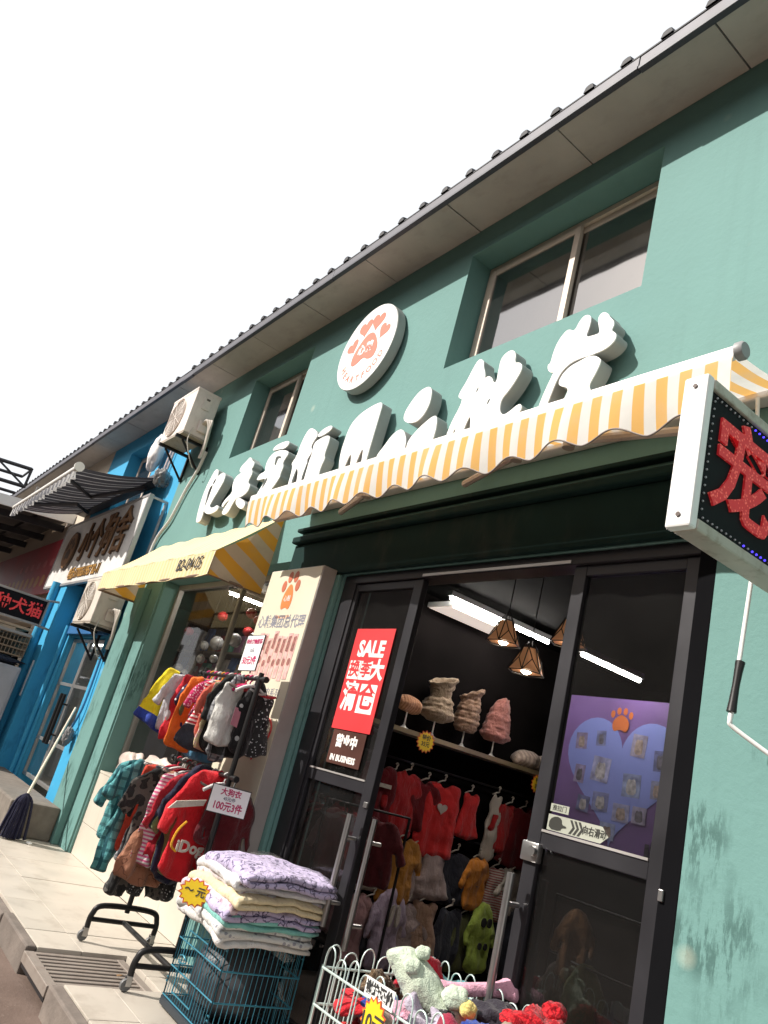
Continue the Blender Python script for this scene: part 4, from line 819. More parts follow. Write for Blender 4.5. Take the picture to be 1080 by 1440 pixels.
for i in range(6): x = -3.60+.045*i; flat('printed_pack', [(x-.017, 1.32), (x+.017, 1.32), (x+.017, 1.46+.02*(i % 2)), (x-.017, 1.46+.02*(i % 2))], 2.4945, mat('pack_print', (0.08, 0.07, 0.11), 0.5, var=0.6, vs=40), hw, n=0)

# shelf on the left wall with dressed stands
sh = thing('wall_shelf', 'long pale shelf board on the left wall inside carrying dressed display stands', 'shelf', (-5.05, 2, 1.8))
obj('board', bx(-5.215, -4.93, .75, 3.4, 1.80, 1.825, .003), mat('shelf_board', (0.40, 0.33, 0.26), 0.5), sh); obj('front_rail', bx(-4.93, -4.922, .75, 3.4, 1.795, 1.83), mat('brass_rail', (0.35, 0.27, 0.15), 0.4, 0.6), sh)
def puffer(prof, ridges, amp, seed, flat=.8, seg=36):
    bm = BM(); n = 46; rings = []
    def rad(t):
        for (z0, r0), (z1, r1) in zip(prof, prof[1:]):
            if t <= z1 or z1 == prof[-1][0]: q = (t-z0)/(z1-z0); q = q*q*(3-2*q); return r0+(r1-r0)*q
    zt = prof[-1][0]
    for i in range(n+1):
        t = zt*i/n; r = rad(t)*(1+amp*abs(math.sin(math.pi*ridges*i/n))-amp*.4); ring = []
        for k in range(seg):
            a = 2*math.pi*k/seg; p = Vector((math.cos(a)*3, math.sin(a)*3, t*18+seed)); w = 1+.14*noise.noise(p)+.10*noise.noise(p*2.6)+.05*noise.noise(p*6)
            zz = t+.018*noise.noise(Vector((math.cos(a)*2, math.sin(a)*2, seed)))*(i/n)+.05*math.sin(a+seed)*(i/n)**3; ring.append(bm.verts.new((r*w*flat*math.cos(a), r*w*math.sin(a), zz)))
        rings.append(ring)
    for i in range(1, 9):
        ring = [bm.verts.new((v.co.x*(.9-.03*i), v.co.y*(.9-.03*i), v.co.z-.018*i)) for v in rings[n]]; rings.append(ring)
    for p_, q_ in zip(rings, rings[1:]):
        for k in range(seg): bm.faces.new((p_[k], p_[(k+1) % seg], q_[(k+1) % seg], q_[k]))
    bm.faces.new(rings[0][::-1]); bm.faces.new(rings[-1]); return bm
PUF = {31: ([(0, .08), (.05, .15), (.16, .12), (.22, .085), (.30, .10), (.35, .13)], 7, .07), 32: ([(0, .09), (.06, .11), (.18, .105), (.27, .085), (.33, .11)], 6, .11), 33: ([(0, .10), (.05, .145), (.17, .12), (.26, .10), (.33, .075)], 4, .05)}
def stand(label, y, col, kind, poly, seed, c2=None):
    s = thing('display_stand', 'small white pedestal stand on the shelf under the %s' % label, 'stand', (-5.05, y, 1.826), 'white pedestal stands on the shelf')
    obj('base', lathe(BM(), [(.055, 0), (.05, .008), (.02, .02), (.008, .04)], (-5.05, y, 1.826), 18), white_dirty, s, smooth=60); obj('stem', tube(BM(), [(-5.05, y, 1.86), (-5.05, y, 2.0)], .006, 7), white_dirty, s)
    o = obj('pet_coat', puffer(*PUF[seed], seed), cloth('cloth_coat_%d' % seed, col, c2, kind, 30, 2), local=True, smooth=180); o.location = (-5.05, y, 1.965); o.rotation_euler = (0, 0, rp.uniform(-.5, .1)); WL[o.name] = Vector(o.location)
    tag(o, label+' on a white stand', 'pet coat', 'pet coats displayed on the shelf')
bodyp = [(-.09, .0), (-.11, .12), (-.10, .25), (-.06, .36), (.04, .37), (.08, .27), (.10, .16), (.13, .05), (.08, -.01)]
stand('cream frilly pet coat with open collar', 1.52, (0.50, 0.40, 0.29), 'line', [(-.12, .0), (-.13, .1), (-.07, .2), (-.075, .33), (-.05, .38), (.05, .36), (.09, .33), (.06, .22), (.12, .1), (.15, .04), (.06, -.02)], 31, (0.3, 0.22, 0.15))
stand('brown puffy pet coat with ribbed body', 1.86, (0.20, 0.115, 0.075), 'stripe', [(-.08, .0), (-.09, .18), (-.06, .34), (.0, .37), (.08, .33), (.06, .25), (.08, .1), (.09, .02)], 32, (0.30, 0.19, 0.13))
stand('dusty pink hooded pet coat', 2.22, (0.40, 0.18, 0.15), 'line', bodyp, 33, (0.3, 0.12, 0.1))
me = inflate([(-.13, .02), (-.14, .1), (-.06, .15), (.07, .14), (.13, .1), (.12, .0)], .06, .012, 34, .006, fold=.01); o = obj('pet_coat', me, cloth('cloth_coat_34', (0.52, 0.27, 0.15), (0.38, 0.17, 0.09), 'stripe', 40, 1), local=True); o.location = (-5.02, 1.2, 1.95); tag(o, 'low orange brown ruffled pet coat nearest the door stile on the shelf', 'pet coat', 'pet coats displayed on the shelf')
obj('base', lathe(BM(), [(.055, 0), (.05, .008), (.02, .02), (.007, .04), (.006, .15)], (0, 0, 0), 18), white_dirty, None, smooth=60, local=True).location = (-5.03, 1.2, 1.826)
b0 = [o for o in COL.objects if o.name.startswith('base') and o.parent is None][-1]; b0.name = 'display_stand'; tag(b0, 'small white pedestal stand on the shelf under the orange brown coat', 'stand', 'white pedestal stands on the shelf')
for k, (y, c) in enumerate(((2.62, (0.36, 0.28, 0.23)), (2.86, (0.44, 0.34, 0.29)))):
    o = obj('pet_bed', inflate([(-.15, 0), (-.16, .09), (-.1, .15), (.1, .16), (.15, .1), (.15, 0)], .09, .012, 40+k, .006, fold=.016), cloth('cloth_bed_%d' % k, c, (0.24, 0.18, 0.15), 'stripe', 26, 1), local=True); o.location = (-5.0, y, 1.826); tag(o, ['beige fluffy pet bed beside the pink coat on the shelf', 'pale ruffled pet bed at the far end of the shelf'][k], 'pet bed', 'fluffy pet beds on the shelf')
def star(n, r0, r1): return [((r0 if i % 2 else r1)*math.cos(math.pi*i/n), (r0 if i % 2 else r1)*math.sin(math.pi*i/n)) for i in range(2*n)]
yel = mat('tag_yellow', (0.85, 0.58, 0.02), 0.5, var=0.03); tred = mat('tag_red', (0.65, 0.10, 0.03), 0.5); blk = MATS['black_print']
def star_tag(label, o, xd, ud, r, lines, group='yellow starburst price tags', asp=1.0):
    t = thing('price_tag', label, 'price tag', o, group); X = Vector(xd).normalized(); U = Vector(ud).normalized(); Nn = X.cross(U)
    fn = lambda off: (lambda u, v, d: Vector(o)+X*u*asp+U*v+Nn*(off+d))
    obj('border', prism(BM(), star(15, r*.84, r*1.04), fn(0), 0, .002), tred, t); obj('card', prism(BM(), star(15, r*.74, r*.93), fn(.0022), 0, .001), yel, t)
    for k, (s, sz, v) in enumerate(lines): text(s, sz, blk, t, Vector(o)+U*v+Nn*.0045, xd, ud, bold=sz*.02)
    return t
star_tag('yellow starburst price tag hanging from the shelf edge near the door', (-4.915, 1.36, 1.775), (0, 1, 0), (0, 0, 1), .085, (('特价', .045, .03), ('35元', .045, -.02)), asp=1.1)
star_tag('yellow starburst price tag at the far end of the shelf edge', (-4.915, 2.72, 1.72), (0, 1, 0), (0, 0, 1), .085, (('特价', .045, .03), ('35元', .045, -.02)), asp=1.1)

# small clothes on the left wall
rail_t = None
for z, nm in ((1.60, 'top'), (1.12, 'middle'), (.66, 'lowest')):
    bm = BM(); tube(bm, [(-5.13, .8, z), (-5.13, 3.3, z)], .008, 7)
    for y in (.8, 1.7, 2.6, 3.3): tube(bm, [(-5.21, y, z), (-5.13, y, z)], .007, 6)
    tag(obj('hanging_rail', bm, darkm, smooth=60), '%s thin black hanging rail for pet clothes on the left wall inside' % nm, 'rail', 'hanging rails on the left wall')
SHIRT = [(-.045, 0), (-.11, -.02), (-.155, -.08), (-.195, -.20), (-.145, -.225), (-.12, -.14), (-.125, -.25), (-.12, -.34), (-.03, -.35), (.05, -.345), (.125, -.335), (.12, -.25), (.115, -.14), (.15, -.22), (.20, -.195), (.155, -.08), (.11, -.02), (.045, 0), (0, -.025)]
VEST = [(-.05, 0), (-.11, -.01), (-.13, -.12), (-.14, -.36), (-.04, -.38), (.05, -.38), (.14, -.36), (.13, -.12), (.11, -.01), (.05, 0), (0, -.03)]
DRESS = [(-.045, 0), (-.09, -.02), (-.085, -.14), (-.17, -.36), (-.05, -.39), (.06, -.39), (.17, -.36), (.085, -.14), (.09, -.02), (.045, 0), (0, -.03)]
SUIT = [(-.06, 0), (-.14, -.05), (-.19, -.15), (-.14, -.18), (-.10, -.13), (-.11, -.28), (-.13, -.42), (-.05, -.43), (0, -.30), (.05, -.43), (.13, -.42), (.11, -.28), (.10, -.13), (.14, -.18), (.19, -.15), (.14, -.05), (.06, 0), (0, -.02)]
HOOD = [(-.05, .05), (-.10, .0), (-.16, -.10), (-.175, -.22), (-.125, -.235), (-.105, -.15), (-.12, -.36), (-.04, -.40), (.04, -.40), (.12, -.36), (.105, -.15), (.13, -.23), (.175, -.215), (.16, -.10), (.10, 0), (.05, .05), (0, .06)]
def sc(p, a, b=None): return [(u*a, v*(b or a)) for u, v in p]
def garment(label, cat, loc, poly, mt, seed, rz=0.0, ry=0.0, thick=.02, group=None, fold=.012, cell=.014, wr=.011, name='pet_garment'):
    o = obj(name, inflate(poly, thick, cell, seed, wr, fold=fold, edge=.04, jag=.005), mt, local=True); o.location = loc; o.rotation_euler = (0, ry, rz); WL[o.name] = Vector(loc); return tag(o, label, cat, group)
GI = 'small pet clothes hanging on the left wall inside'
red1 = cloth('cloth_red', (0.42, 0.018, 0.02)); red2 = cloth('cloth_red_bright', (0.62, 0.03, 0.03)); dkred = cloth('cloth_dark_red', (0.14, 0.008, 0.012)); offw = cloth('cloth_offwhite', (0.55, 0.49, 0.42)); must = cloth('cloth_mustard', (0.42, 0.18, 0.03)); oran = cloth('cloth_orange', (0.62, 0.22, 0.03))
lil = cloth('cloth_lilac', (0.42, 0.33, 0.42)); beig = cloth('cloth_beige', (0.42, 0.26, 0.18)); gpink = cloth('cloth_greypink', (0.38, 0.29, 0.27)); char = cloth('cloth_charcoal', (0.035, 0.037, 0.05)); green = cloth('cloth_alien_green', (0.42, 0.55, 0.10)); rstr = cloth('cloth_redstripe', (0.5, 0.42, 0.36), (0.3, 0.08, 0.08), 'stripe', 50, 2)
XW = -5.085
def short(s):
    for k in (',', ' with ', ' hanging', ' between', ' beside', ' tucked', ' behind', ' in the', ' at the', ' on the', ' low '): s = s.split(k)[0]
    return s
def inside(label, y, z, poly, mt, seed, cat='pet garment', rz=0, **k):
    g = garment(label, cat, (XW+k.pop('dx', .01*(seed % 3)), y, z), sc(poly, 1.42, 1.2), mt, seed, rz+.25*math.sin(seed*2.3), group=GI, thick=.03, **k)
    h = tag(obj('clothes_hanger', None or tube(BM(), smooth_path([(0, -.075, -.012), (0, -.03, .012), (0, 0, .02), (0, .0, .04), (0, .012, .055), (0, .0, .066), (0, -.012, .056)], 4), .006, 6), offw, local=True, smooth=60), 'small hanger of the '+short(label)+', on the left wall inside', 'hanger', 'hangers on the left wall inside'); h.location = (XW+.0, y, z)
    return g
i1 = inside('dark red pet vest hanging nearest the left door leaf', 1.12, 1.53, sc(VEST, 1.0, 1.1), dkred, 101)
inside('deep red pet jacket with white collar piece, top row', 1.42, 1.53, sc(SHIRT, .95, 1.25), red1, 102)
i3 = inside('bright red pet suit with white butterfly print in the top row', 1.80, 1.52, sc(VEST, 1.0, 1.3), red2, 103)
inside('red and white trimmed pet costume in the top row', 2.12, 1.50, sc(DRESS, .75, .8), red2, 104)
inside('white scarf like pet cape hanging long in the top row', 2.44, 1.55, sc(VEST, .45, 1.25), offw, 105)
inside('dark red pet dress at the far end of the top row', 2.80, 1.5, sc(DRESS, 1.0, 1.1), dkred, 106)
inside('off white pet dress with pink hem, middle row near the door', 1.20, 1.06, sc(DRESS, .8, .95), offw, 107)
inside('mustard yellow hooded pet coat in the middle row', 1.52, 1.04, sc(SHIRT, .95, 1.2), must, 108)
inside('grey pink ruffled pet dress in the middle row', 1.86, 1.0, sc(DRESS, .9, .8), gpink, 109)
inside('bright orange pet hoodie in the middle row', 2.36, 1.02, sc(SHIRT, .85, 1.0), oran, 110)
inside('pink and white striped pet skirt hanging beside the orange hoodie', 2.60, .98, sc(DRESS, .75, .95), rstr, 111)
inside('dusty pink pet coat low beside the door handles', 1.18, .60, sc(SHIRT, .9, 1.2), cloth('cloth_dustypink', (0.36, 0.2, 0.2)), 112)
i13 = inside('lilac bunny pet costume with long white ears in the lowest row', 1.52, .60, sc(HOOD, 1.0, 1.1), lil, 113)
i14 = inside('beige fringed pet poncho in the lowest row', 1.88, .62, sc(DRESS, .9, .95), beig, 114)
inside('charcoal pet vest with faint print in the lowest row', 2.16, .60, sc(VEST, .9, 1.0), char, 115)
i16 = inside('lime green alien eyed pet costume in the lowest row', 2.52, .62, sc(HOOD, .8, 1.0), green, 116)
inside('grey pet hoodie at the far end of the lowest row', 2.85, .6, sc(HOOD, .9, 1.0), char, 117)
def patch(par, poly, name, m, x=.05, d=.012): return obj(name, prism(BM(), poly, lambda u, v, q: Vector((x-.008+q, u, v)), 0, d), m, par, local=True)
for s in (-1, 1):
    patch(i13, chaikin([(s*.03-.02, -.04), (s*.03+.02, -.04), (s*.045+.02, -.18), (s*.045-.02, -.2)], 2), 'ear', offw, .045, .02)
    patch(i16, circle(s*.035, -.08, .028, 16, .036), 'eye', blk, .045, .012); patch(i16, circle(s*.035, -.26, .022, 16, .026), 'eye', blk, .045, .012)
patch(i3, [(p[0], p[1]-.2) for p in heart(0, 0, .05)], 'print', offw, .04, .006); patch(i1, [(-.09, -.14), (.1, -.14), (.1, -.17), (-.09, -.17)], 'band', offw, .04, .006)
bm = BM()
for k in range(16): y = -.14+.0187*k; tube(bm, [(.0, y, -.345), (.012*math.sin(k*3), y+.004, -.42)], .006, 5)
obj('fringe', bm, gpink, i14, local=True)
for k, (y, z, p, m, lb) in enumerate(((1.27, 1.50, VEST, red1, 'plain red pet vest tucked between the dark red one and the jacket, top row'), (1.62, 1.50, SHIRT, dkred, 'dark red pet shirt tucked behind the butterfly suit, top row'), (2.62, 1.5, SHIRT, red1, 'red pet shirt beside the white cape, top row'), (3.05, 1.52, VEST, dkred, 'last dark red pet vest, top row'),
   (1.36, 1.02, SHIRT, cloth('cloth_palepink', (0.5, 0.33, 0.3)), 'pale pink pet shirt tucked behind the mustard coat, middle row'), (1.70, 1.03, VEST, gpink, 'grey pet vest tucked behind the mustard coat, middle row'), (2.10, 1.02, SHIRT, char, 'charcoal pet shirt between the ruffled dress and the orange hoodie'), (2.85, 1.0, SHIRT, offw, 'off white pet shirt at the far end of the middle row'),
   (1.34, .58, SHIRT, char, 'slate pet shirt tucked beside the lilac bunny costume'), (1.70, .58, SHIRT, gpink, 'grey pink pet shirt between the bunny costume and the poncho'), (2.34, .58, VEST, cloth('cloth_olive', (0.12, 0.13, 0.05)), 'olive pet vest beside the lime green costume'))):
    inside(lb, y, z, p, m, 160+k, dx=-.03)
# dim stock behind the right door glass
for k, (x, z, c, lb) in enumerate(((-3.55, .90, (0.10, 0.05, 0.022), 'brown plush pet costume hanging behind the lower right door pane'), (-3.42, .62, (0.06, 0.065, 0.022), 'olive green pet costume low behind the right door pane'), (-3.62, .58, (0.09, 0.08, 0.07), 'grey pet vest low behind the right door pane'))):
    garment(lb, 'pet garment', (x, 1.8, z), sc(HOOD, .8, .95), cloth('cloth_dim_%d' % k, c), 130+k, rz=-.7, group='pet clothes behind the right door leaf')
bm = BM(); tube(bm, [(-3.75, 1.8, 1.0), (-2.9, 1.8, 1.0)], .009, 7); tube(bm, [(-3.75, 1.8, 0), (-3.75, 1.8, 1.0)], .011, 7); tube(bm, [(-2.9, 1.8, 0), (-2.9, 1.8, 1.0)], .011, 7); tube(bm, [(-3.75, 1.8, .65), (-2.9, 1.8, .65)], .008, 7); tag(obj('clothes_stand', bm, darkm, smooth=60), 'low black clothes stand behind the right door leaf', 'clothes rack')
for k, y in enumerate((.62, .95)):
    garment(['pink pet clothes stacked behind the left lower door pane', 'dark red pet clothes hanging behind the left lower door pane'][k], 'pet garment', (-4.7, y, 1.15), sc(SHIRT, 1.2, 1.3), cloth('cloth_ldoor_%d' % k, [(0.2, 0.1, 0.1), (0.12, 0.02, 0.025)][k]), 140+k, rz=-.8, group='pet clothes behind the left door leaf')
bm = BM(); tube(bm, [(-4.7, .45, 1.2), (-4.7, 1.2, 1.2)], .009, 7); tube(bm, [(-4.7, .45, 0), (-4.7, .45, 1.2)], .011, 7); tube(bm, [(-4.7, 1.2, 0), (-4.7, 1.2, 1.2)], .011, 7); tag(obj('clothes_stand', bm, darkm, smooth=60), 'black clothes stand behind the left door leaf', 'clothes rack')

# ------------------------------------------------------------------ two tier clothes rack on the pavement
RY, RXL, RXR = -.42, -5.36, -4.50
rk = thing('clothes_rack', 'black two tier rolling clothes rack standing on the pale tiles before the display window', 'clothes rack', (-4.93, RY, 0))
for x in (RXL, RXR):
    bm = BM(); tube(bm, [(x, RY, .19), (x, RY, 1.84)], .017, 10); obj('upright', bm, darkm, rk, smooth=60)
    bm = BM(); tube(bm, smooth_path([(x, RY-.23, .075), (x, RY-.225, .16), (x, RY-.16, .215), (x, RY+.16, .215), (x, RY+.225, .16), (x, RY+.23, .075)], 6), .018, 10); tube(bm, [(x, RY-.225, .13), (x, RY+.225, .13)], .015, 8); obj('base_leg', bm, darkm, rk, smooth=60)
    for s in (-1, 1):
        y = RY+s*.23; c = obj('caster', lathe(BM(), [(.012, -.012), (.03, -.012), (.033, -.006), (.033, .006), (.03, .012), (.012, .012)], (x, y-.012, .033), 16, 'x'), mat('caster_grey', (0.12, 0.12, 0.12), 0.5), rk, smooth=40)
        bm = BM(); box(bm, x-.018, x-.014, y-.02, y+.012, .03, .075); box(bm, x+.014, x+.018, y-.02, y+.012, .03, .075); box(bm, x-.018, x+.018, y-.02, y+.012, .075, .08); obj('caster_fork', bm, steel, c)
for nm, z in (('top_bar', 1.80), ('middle_bar', 1.19)): obj(nm, tube(BM(), [(RXL-.06, RY, z), (RXR+.06, RY, z)], .014, 10), darkm, rk, smooth=60)
obj('long_bar', tube(BM(), [(RXL, RY, .13), (RXR, RY, .13)], .016, 8), darkm, rk, smooth=60)
for z in (1.80, 1.19):
    for x in (RXL-.07, RXR+.07): obj('end_stop', lathe(BM(), [(.02, -.02), (.02, .02)], (x, RY, z), 10, 'x'), darkm, rk, smooth=40)
C = cloth
tops = [('white printed pet shirt at the far end of the top bar', SHIRT, C('t_white_print', (0.62, 0.58, 0.58), (0.45, 0.12, 0.2), 'print', 60, thr=.3), 1.05),
 ('bright yellow pet shirt with blue hem and scribbled print, far end of the top bar', VEST, C('t_yellow', (0.80, 0.62, 0.02), (0.03, 0.06, 0.32), 'hem', thr=-.335), 1.1),
 ('pale grey pet shirt beside the yellow one on the top bar', SHIRT, C('t_grey', (0.55, 0.54, 0.56)), 1.15),
 ('crimson pet shirt between the pale grey and the navy one on the top bar', VEST, C('t_crimson', (0.58, 0.025, 0.04)), 1.25),
 ('navy pet shirt with white stars on the top bar', SHIRT, C('t_navy_star', (0.02, 0.022, 0.07), (0.7, 0.7, 0.7), 'print', 26, thr=.22), 1.05),
 ('orange pet vest with dark lining on the top bar', VEST, C('t_orange', (0.80, 0.16, 0.02)), 1.3),
 ('magenta dotted pet shirt on the top bar', SHIRT, C('t_magenta', (0.5, 0.03, 0.12), (0.75, 0.5, 0.55), 'print', 70, thr=.35), 1.05),
 ('red and white striped pet dress with dark denim skirt on the top bar', DRESS, C('t_stripe', (0.72, 0.66, 0.62), (0.035, 0.04, 0.055), 'hemstripe', 38, 2, thr=-.31), 1.2),
 ('pale yellow and pink pet shirt with yellow edge on the top bar', VEST, C('t_paleyellow', (0.75, 0.6, 0.35), (0.75, 0.45, 0.42), 'print', 30, thr=.45), 1.2),
 ('wide black pet coat in the middle of the top bar', HOOD, C('t_black', (0.018, 0.017, 0.016)), 1.15),
 ('black and grey pet shirt beside the white one on the top bar', VEST, C('t_blackgrey', (0.03, 0.03, 0.03), (0.25, 0.25, 0.26), 'stripe', 9, 2, thr=.85), 1.2),
 ('white cotton pet shirt with a pink paper tag on the top bar', VEST, C('t_white', (0.66, 0.64, 0.60)), 1.05),
 ('black pet coat with small white patches, nearest end of the top bar', HOOD, C('t_black_patch', (0.014, 0.013, 0.014), (0.5, 0.5, 0.5), 'print', 9, thr=.14), 1.05)]
hcol = [C('hang_magenta', (0.55, 0.02, 0.16)), C('hang_magenta', (0.55, 0.02, 0.16)), C('hang_red', (0.6, 0.03, 0.06)), C('hang_amber', (0.75, 0.32, 0.03)), C('hang_white', (0.7, 0.68, 0.66))]
def hanger(label, x, y, z, m, rz, w=.11):
    bm = BM(); tube(bm, smooth_path([(0, -w, -.075), (0, -w*.5, -.035), (0, 0, -.02), (0, w*.5, -.035), (0, w, -.075)], 4), .0105, 7)
    tube(bm, smooth_path([(0, 0, -.02), (0, 0, .005), (0, .012, .02), (0, .019, .034), (0, .0, .048), (0, -.019, .034)], 4), .0055, 6)
    o = obj('clothes_hanger', bm, m, local=True, smooth=60); o.location = (x, y, z-.030); o.rotation_euler = (0, 0, rz); return tag(o, label, 'hanger', 'plastic hangers on the clothes rack')
rg = random.Random(11); gts = []
for i, (lb, poly, m, s) in enumerate(tops):
    x = RXL+.06+.062*i; rz = rg.uniform(-.14, .22) - (.25 if i == 1 else 0); y = RY-.04+rg.uniform(-.03, .02) - (.05 if i < 3 else 0)
    hanger('plastic hanger of the '+short(lb)+', on the top bar', x, RY, 1.80+.0, hcol[(i*3+i//4) % 5], rz)
    ww = (1.05, 1.15, 1.0, 1.05, 1.0, 1.0, .95, 1.0, .95, .92, .85, .62, .62)[i]; y += (-.07, -.08, -.07, -.05, -.05, -.04, -.04, -.02, -.01, .0, .06, -.03, .10)[i]
    gts.append(garment(lb, 'pet garment', (x, y, 1.74), sc(poly, s*ww, s), m, 200+i, rz, thick=.014, group='pet clothes on the top bar of the rack', fold=.02, cell=.012, wr=.013, name='pet_garment'))
gts[1].rotation_euler.x = -.25
for k_, (w_, v_) in enumerate((('cheer', -.15), ('up!', -.22))):
    q_ = text(w_, .085, C('scribble', (0.02, 0.03, 0.05)), None, (0, 0, 0), (0, 1, 0), depth=.004, bold=.003, shear=.2); q_.parent = gts[1]; q_.location = (.032, -.01, v_)
patch(gts[11], [(.02, -.14), (.07, -.15), (.07, -.26), (.02, -.25)], 'paper_tag', C('tag_pink', (0.5, 0.2, 0.25)), .06, .002)
lows = [('teal plaid pet coat, leftmost on the lower bar, with a red flower below', SHIRT, C('l_teal', (0.10, 0.34, 0.35), (0.02, 0.10, 0.12), 'plaid', 16), 1.55),
 ('teal plaid pet trousers suit hanging behind the black print coat', SUIT, C('l_teal', (0.1, 0.34, 0.35)), 1.65),
 ('orange red pet vest, thin sliver beside the teal plaid coat', VEST, C('l_orangered', (0.62, 0.06, 0.03)), 1.5),
 ('black and white skull print pet shirt on the lower bar', SHIRT, C('l_blackprint', (0.02, 0.02, 0.022), (0.6, 0.6, 0.6), 'print', 24, thr=.28), 1.5),
 ('black camouflage pet suit with ragged legs on the lower bar', SUIT, C('l_camo', (0.02, 0.02, 0.02), (0.10, 0.09, 0.08), 'line', 10, thr=.05), 1.8),
 ('brown quilted pet coat with striped hem on the lower bar', DRESS, C('l_brown', (0.33, 0.145, 0.085), (0.17, 0.065, 0.04), 'line', 8, thr=.008), 1.75),
 ('crimson pet coat between the brown quilted and the navy one', SHIRT, C('l_crimson', (0.42, 0.015, 0.03)), 1.6),
 ('navy pet coat with pale piping on the lower bar', HOOD, C('l_navy', (0.012, 0.014, 0.035)), 1.55),
 ('bright red hooded pet coat with white stripe and letters on the lower bar', HOOD, C('l_red', (0.60, 0.014, 0.022)), 1.45),
 ('dark maroon pet coat behind the price board on the lower bar', SHIRT, C('l_maroon', (0.10, 0.008, 0.012)), 1.6)]
glo = []
for i, (lb, poly, m, s) in enumerate(lows):
    x = RXL+.04+.085*i; rz = rg.uniform(-.15, .2); y = RY-.05+rg.uniform(-.02, .02)+(-.14, -.16, -.10, -.08, -.10, -.09, -.03, .0, .02, .17)[i]
    hanger('plastic hanger of the '+short(lb)+', on the lower bar', x, RY, 1.19, hcol[4 if i % 2 else 2], rz, .13)
    glo.append(garment(lb, 'pet garment', (x, y, 1.13), sc(poly, s*(.95, .9, .8, .85, .85, .95, .85, .85, .92, .7)[i], s), m, 230+i, rz, thick=.018, group='pet clothes on the lower bar of the rack', fold=.026, cell=.015, wr=.018))
g8 = glo[8]
patch(g8, [(-.24, -.19), (-.20, -.14), (-.02, -.10), (-.03, -.135)], 'stripe', offw, .065, .012)
text('iDog', .085, offw, g8, Vector(g8.location)+Vector((.072, -.04, -.42)), (0, 1, 0), depth=.006, bold=.003) if False else None
XT = [('pink striped', C('x_pinkstripe', (0.62, 0.12, 0.25), (0.7, 0.6, 0.6), 'stripe', 44, 2)), ('olive green', C('x_olive', (0.14, 0.16, 0.06))), ('sky blue', C('x_sky', (0.12, 0.32, 0.5))), ('coral red', C('x_coral', (0.6, 0.12, 0.08))), ('grey checked', C('x_check', (0.32, 0.32, 0.33), (0.08, 0.08, 0.09), 'plaid', 26)), ('white dotted black', C('x_dot', (0.03, 0.03, 0.03), (0.6, 0.6, 0.6), 'print', 50, thr=.25))]
XP = ['third', 'sixth', 'ninth', 'eleventh', 'twelfth', 'thirteenth']
for k, (nm_, m_) in enumerate(XT):
    x = RXL+.09+.062*(2*k+1 if k < 5 else 11.5); p_ = [SUIT, SHIRT, DRESS, SHIRT, HOOD, DRESS][k]
    gts.append(garment('%s pet garment squeezed among the others on the top bar' % nm_, 'pet garment', (x, RY-.03-.03*(k % 2)+(.16 if k == 5 else 0), 1.735), sc(p_, .95+.08*(k % 2)-(.3 if k == 5 else 0), 1.12+.1*(k % 3)-(.3 if k == 5 else 0)), m_, 260+k, rg.uniform(-.3, .4), thick=.014, group='pet clothes on the top bar of the rack', fold=.022, cell=.012, wr=.014))
    if k == 5: continue
    x = RXL+.075+.085*(1.4*k+1); p_ = [SHIRT, DRESS, SUIT, VEST, SHIRT, DRESS][k]; m2 = XT[(k+3) % 6]
    glo.append(garment('%s pet garment squeezed among the others on the lower bar' % m2[0], 'pet garment', (x, RY-.06-.07*(k % 2), 1.12), sc(p_, 1.2+.1*(k % 2), 1.45+.15*(k % 3)), m2[1], 280+k, rg.uniform(-.3, .4), thick=.016, group='pet clothes on the lower bar of the rack', fold=.026, cell=.015, wr=.018))
me_o = text('iDog', .09, offw, None, (0, 0, 0), (0, 1, 0), depth=.006, bold=.003); me_o.parent = g8; me_o.location = (.068, -.03, -.43)
bm = BM(); tube(bm, smooth_path([(.065, -.10, -.24), (.068, -.14, -.30), (.068, -.15, -.38), (.066, -.11, -.41)], 5), .007, 6); obj('yellow_piping', bm, C('piping', (0.75, 0.36, 0.02)), g8, local=True)
patch(glo[0], circle(-.05, -.40, .03, 10), 'flower', C('flower', (0.6, 0.02, 0.06)), .05, .02)
for i, g in enumerate(gts+glo):     # ribbed collars
    w_ = .052*(1.0 if i < 13 else 1.35); bm = BM(); tube(bm, [(.022*math.cos(t), w_*math.sin(t), -.012-.016*math.cos(t)**2*(1 if math.cos(t) > 0 else .2)) for t in [2*math.pi*k/14 for k in range(15)]], .0075, 6, cap=False)
    obj('collar', bm, C('rib_%d' % (i % 4), [(0.5, 0.48, 0.46), (0.03, 0.03, 0.05), (0.45, 0.03, 0.04), (0.2, 0.16, 0.14)][i % 4]), g, local=True, smooth=60)
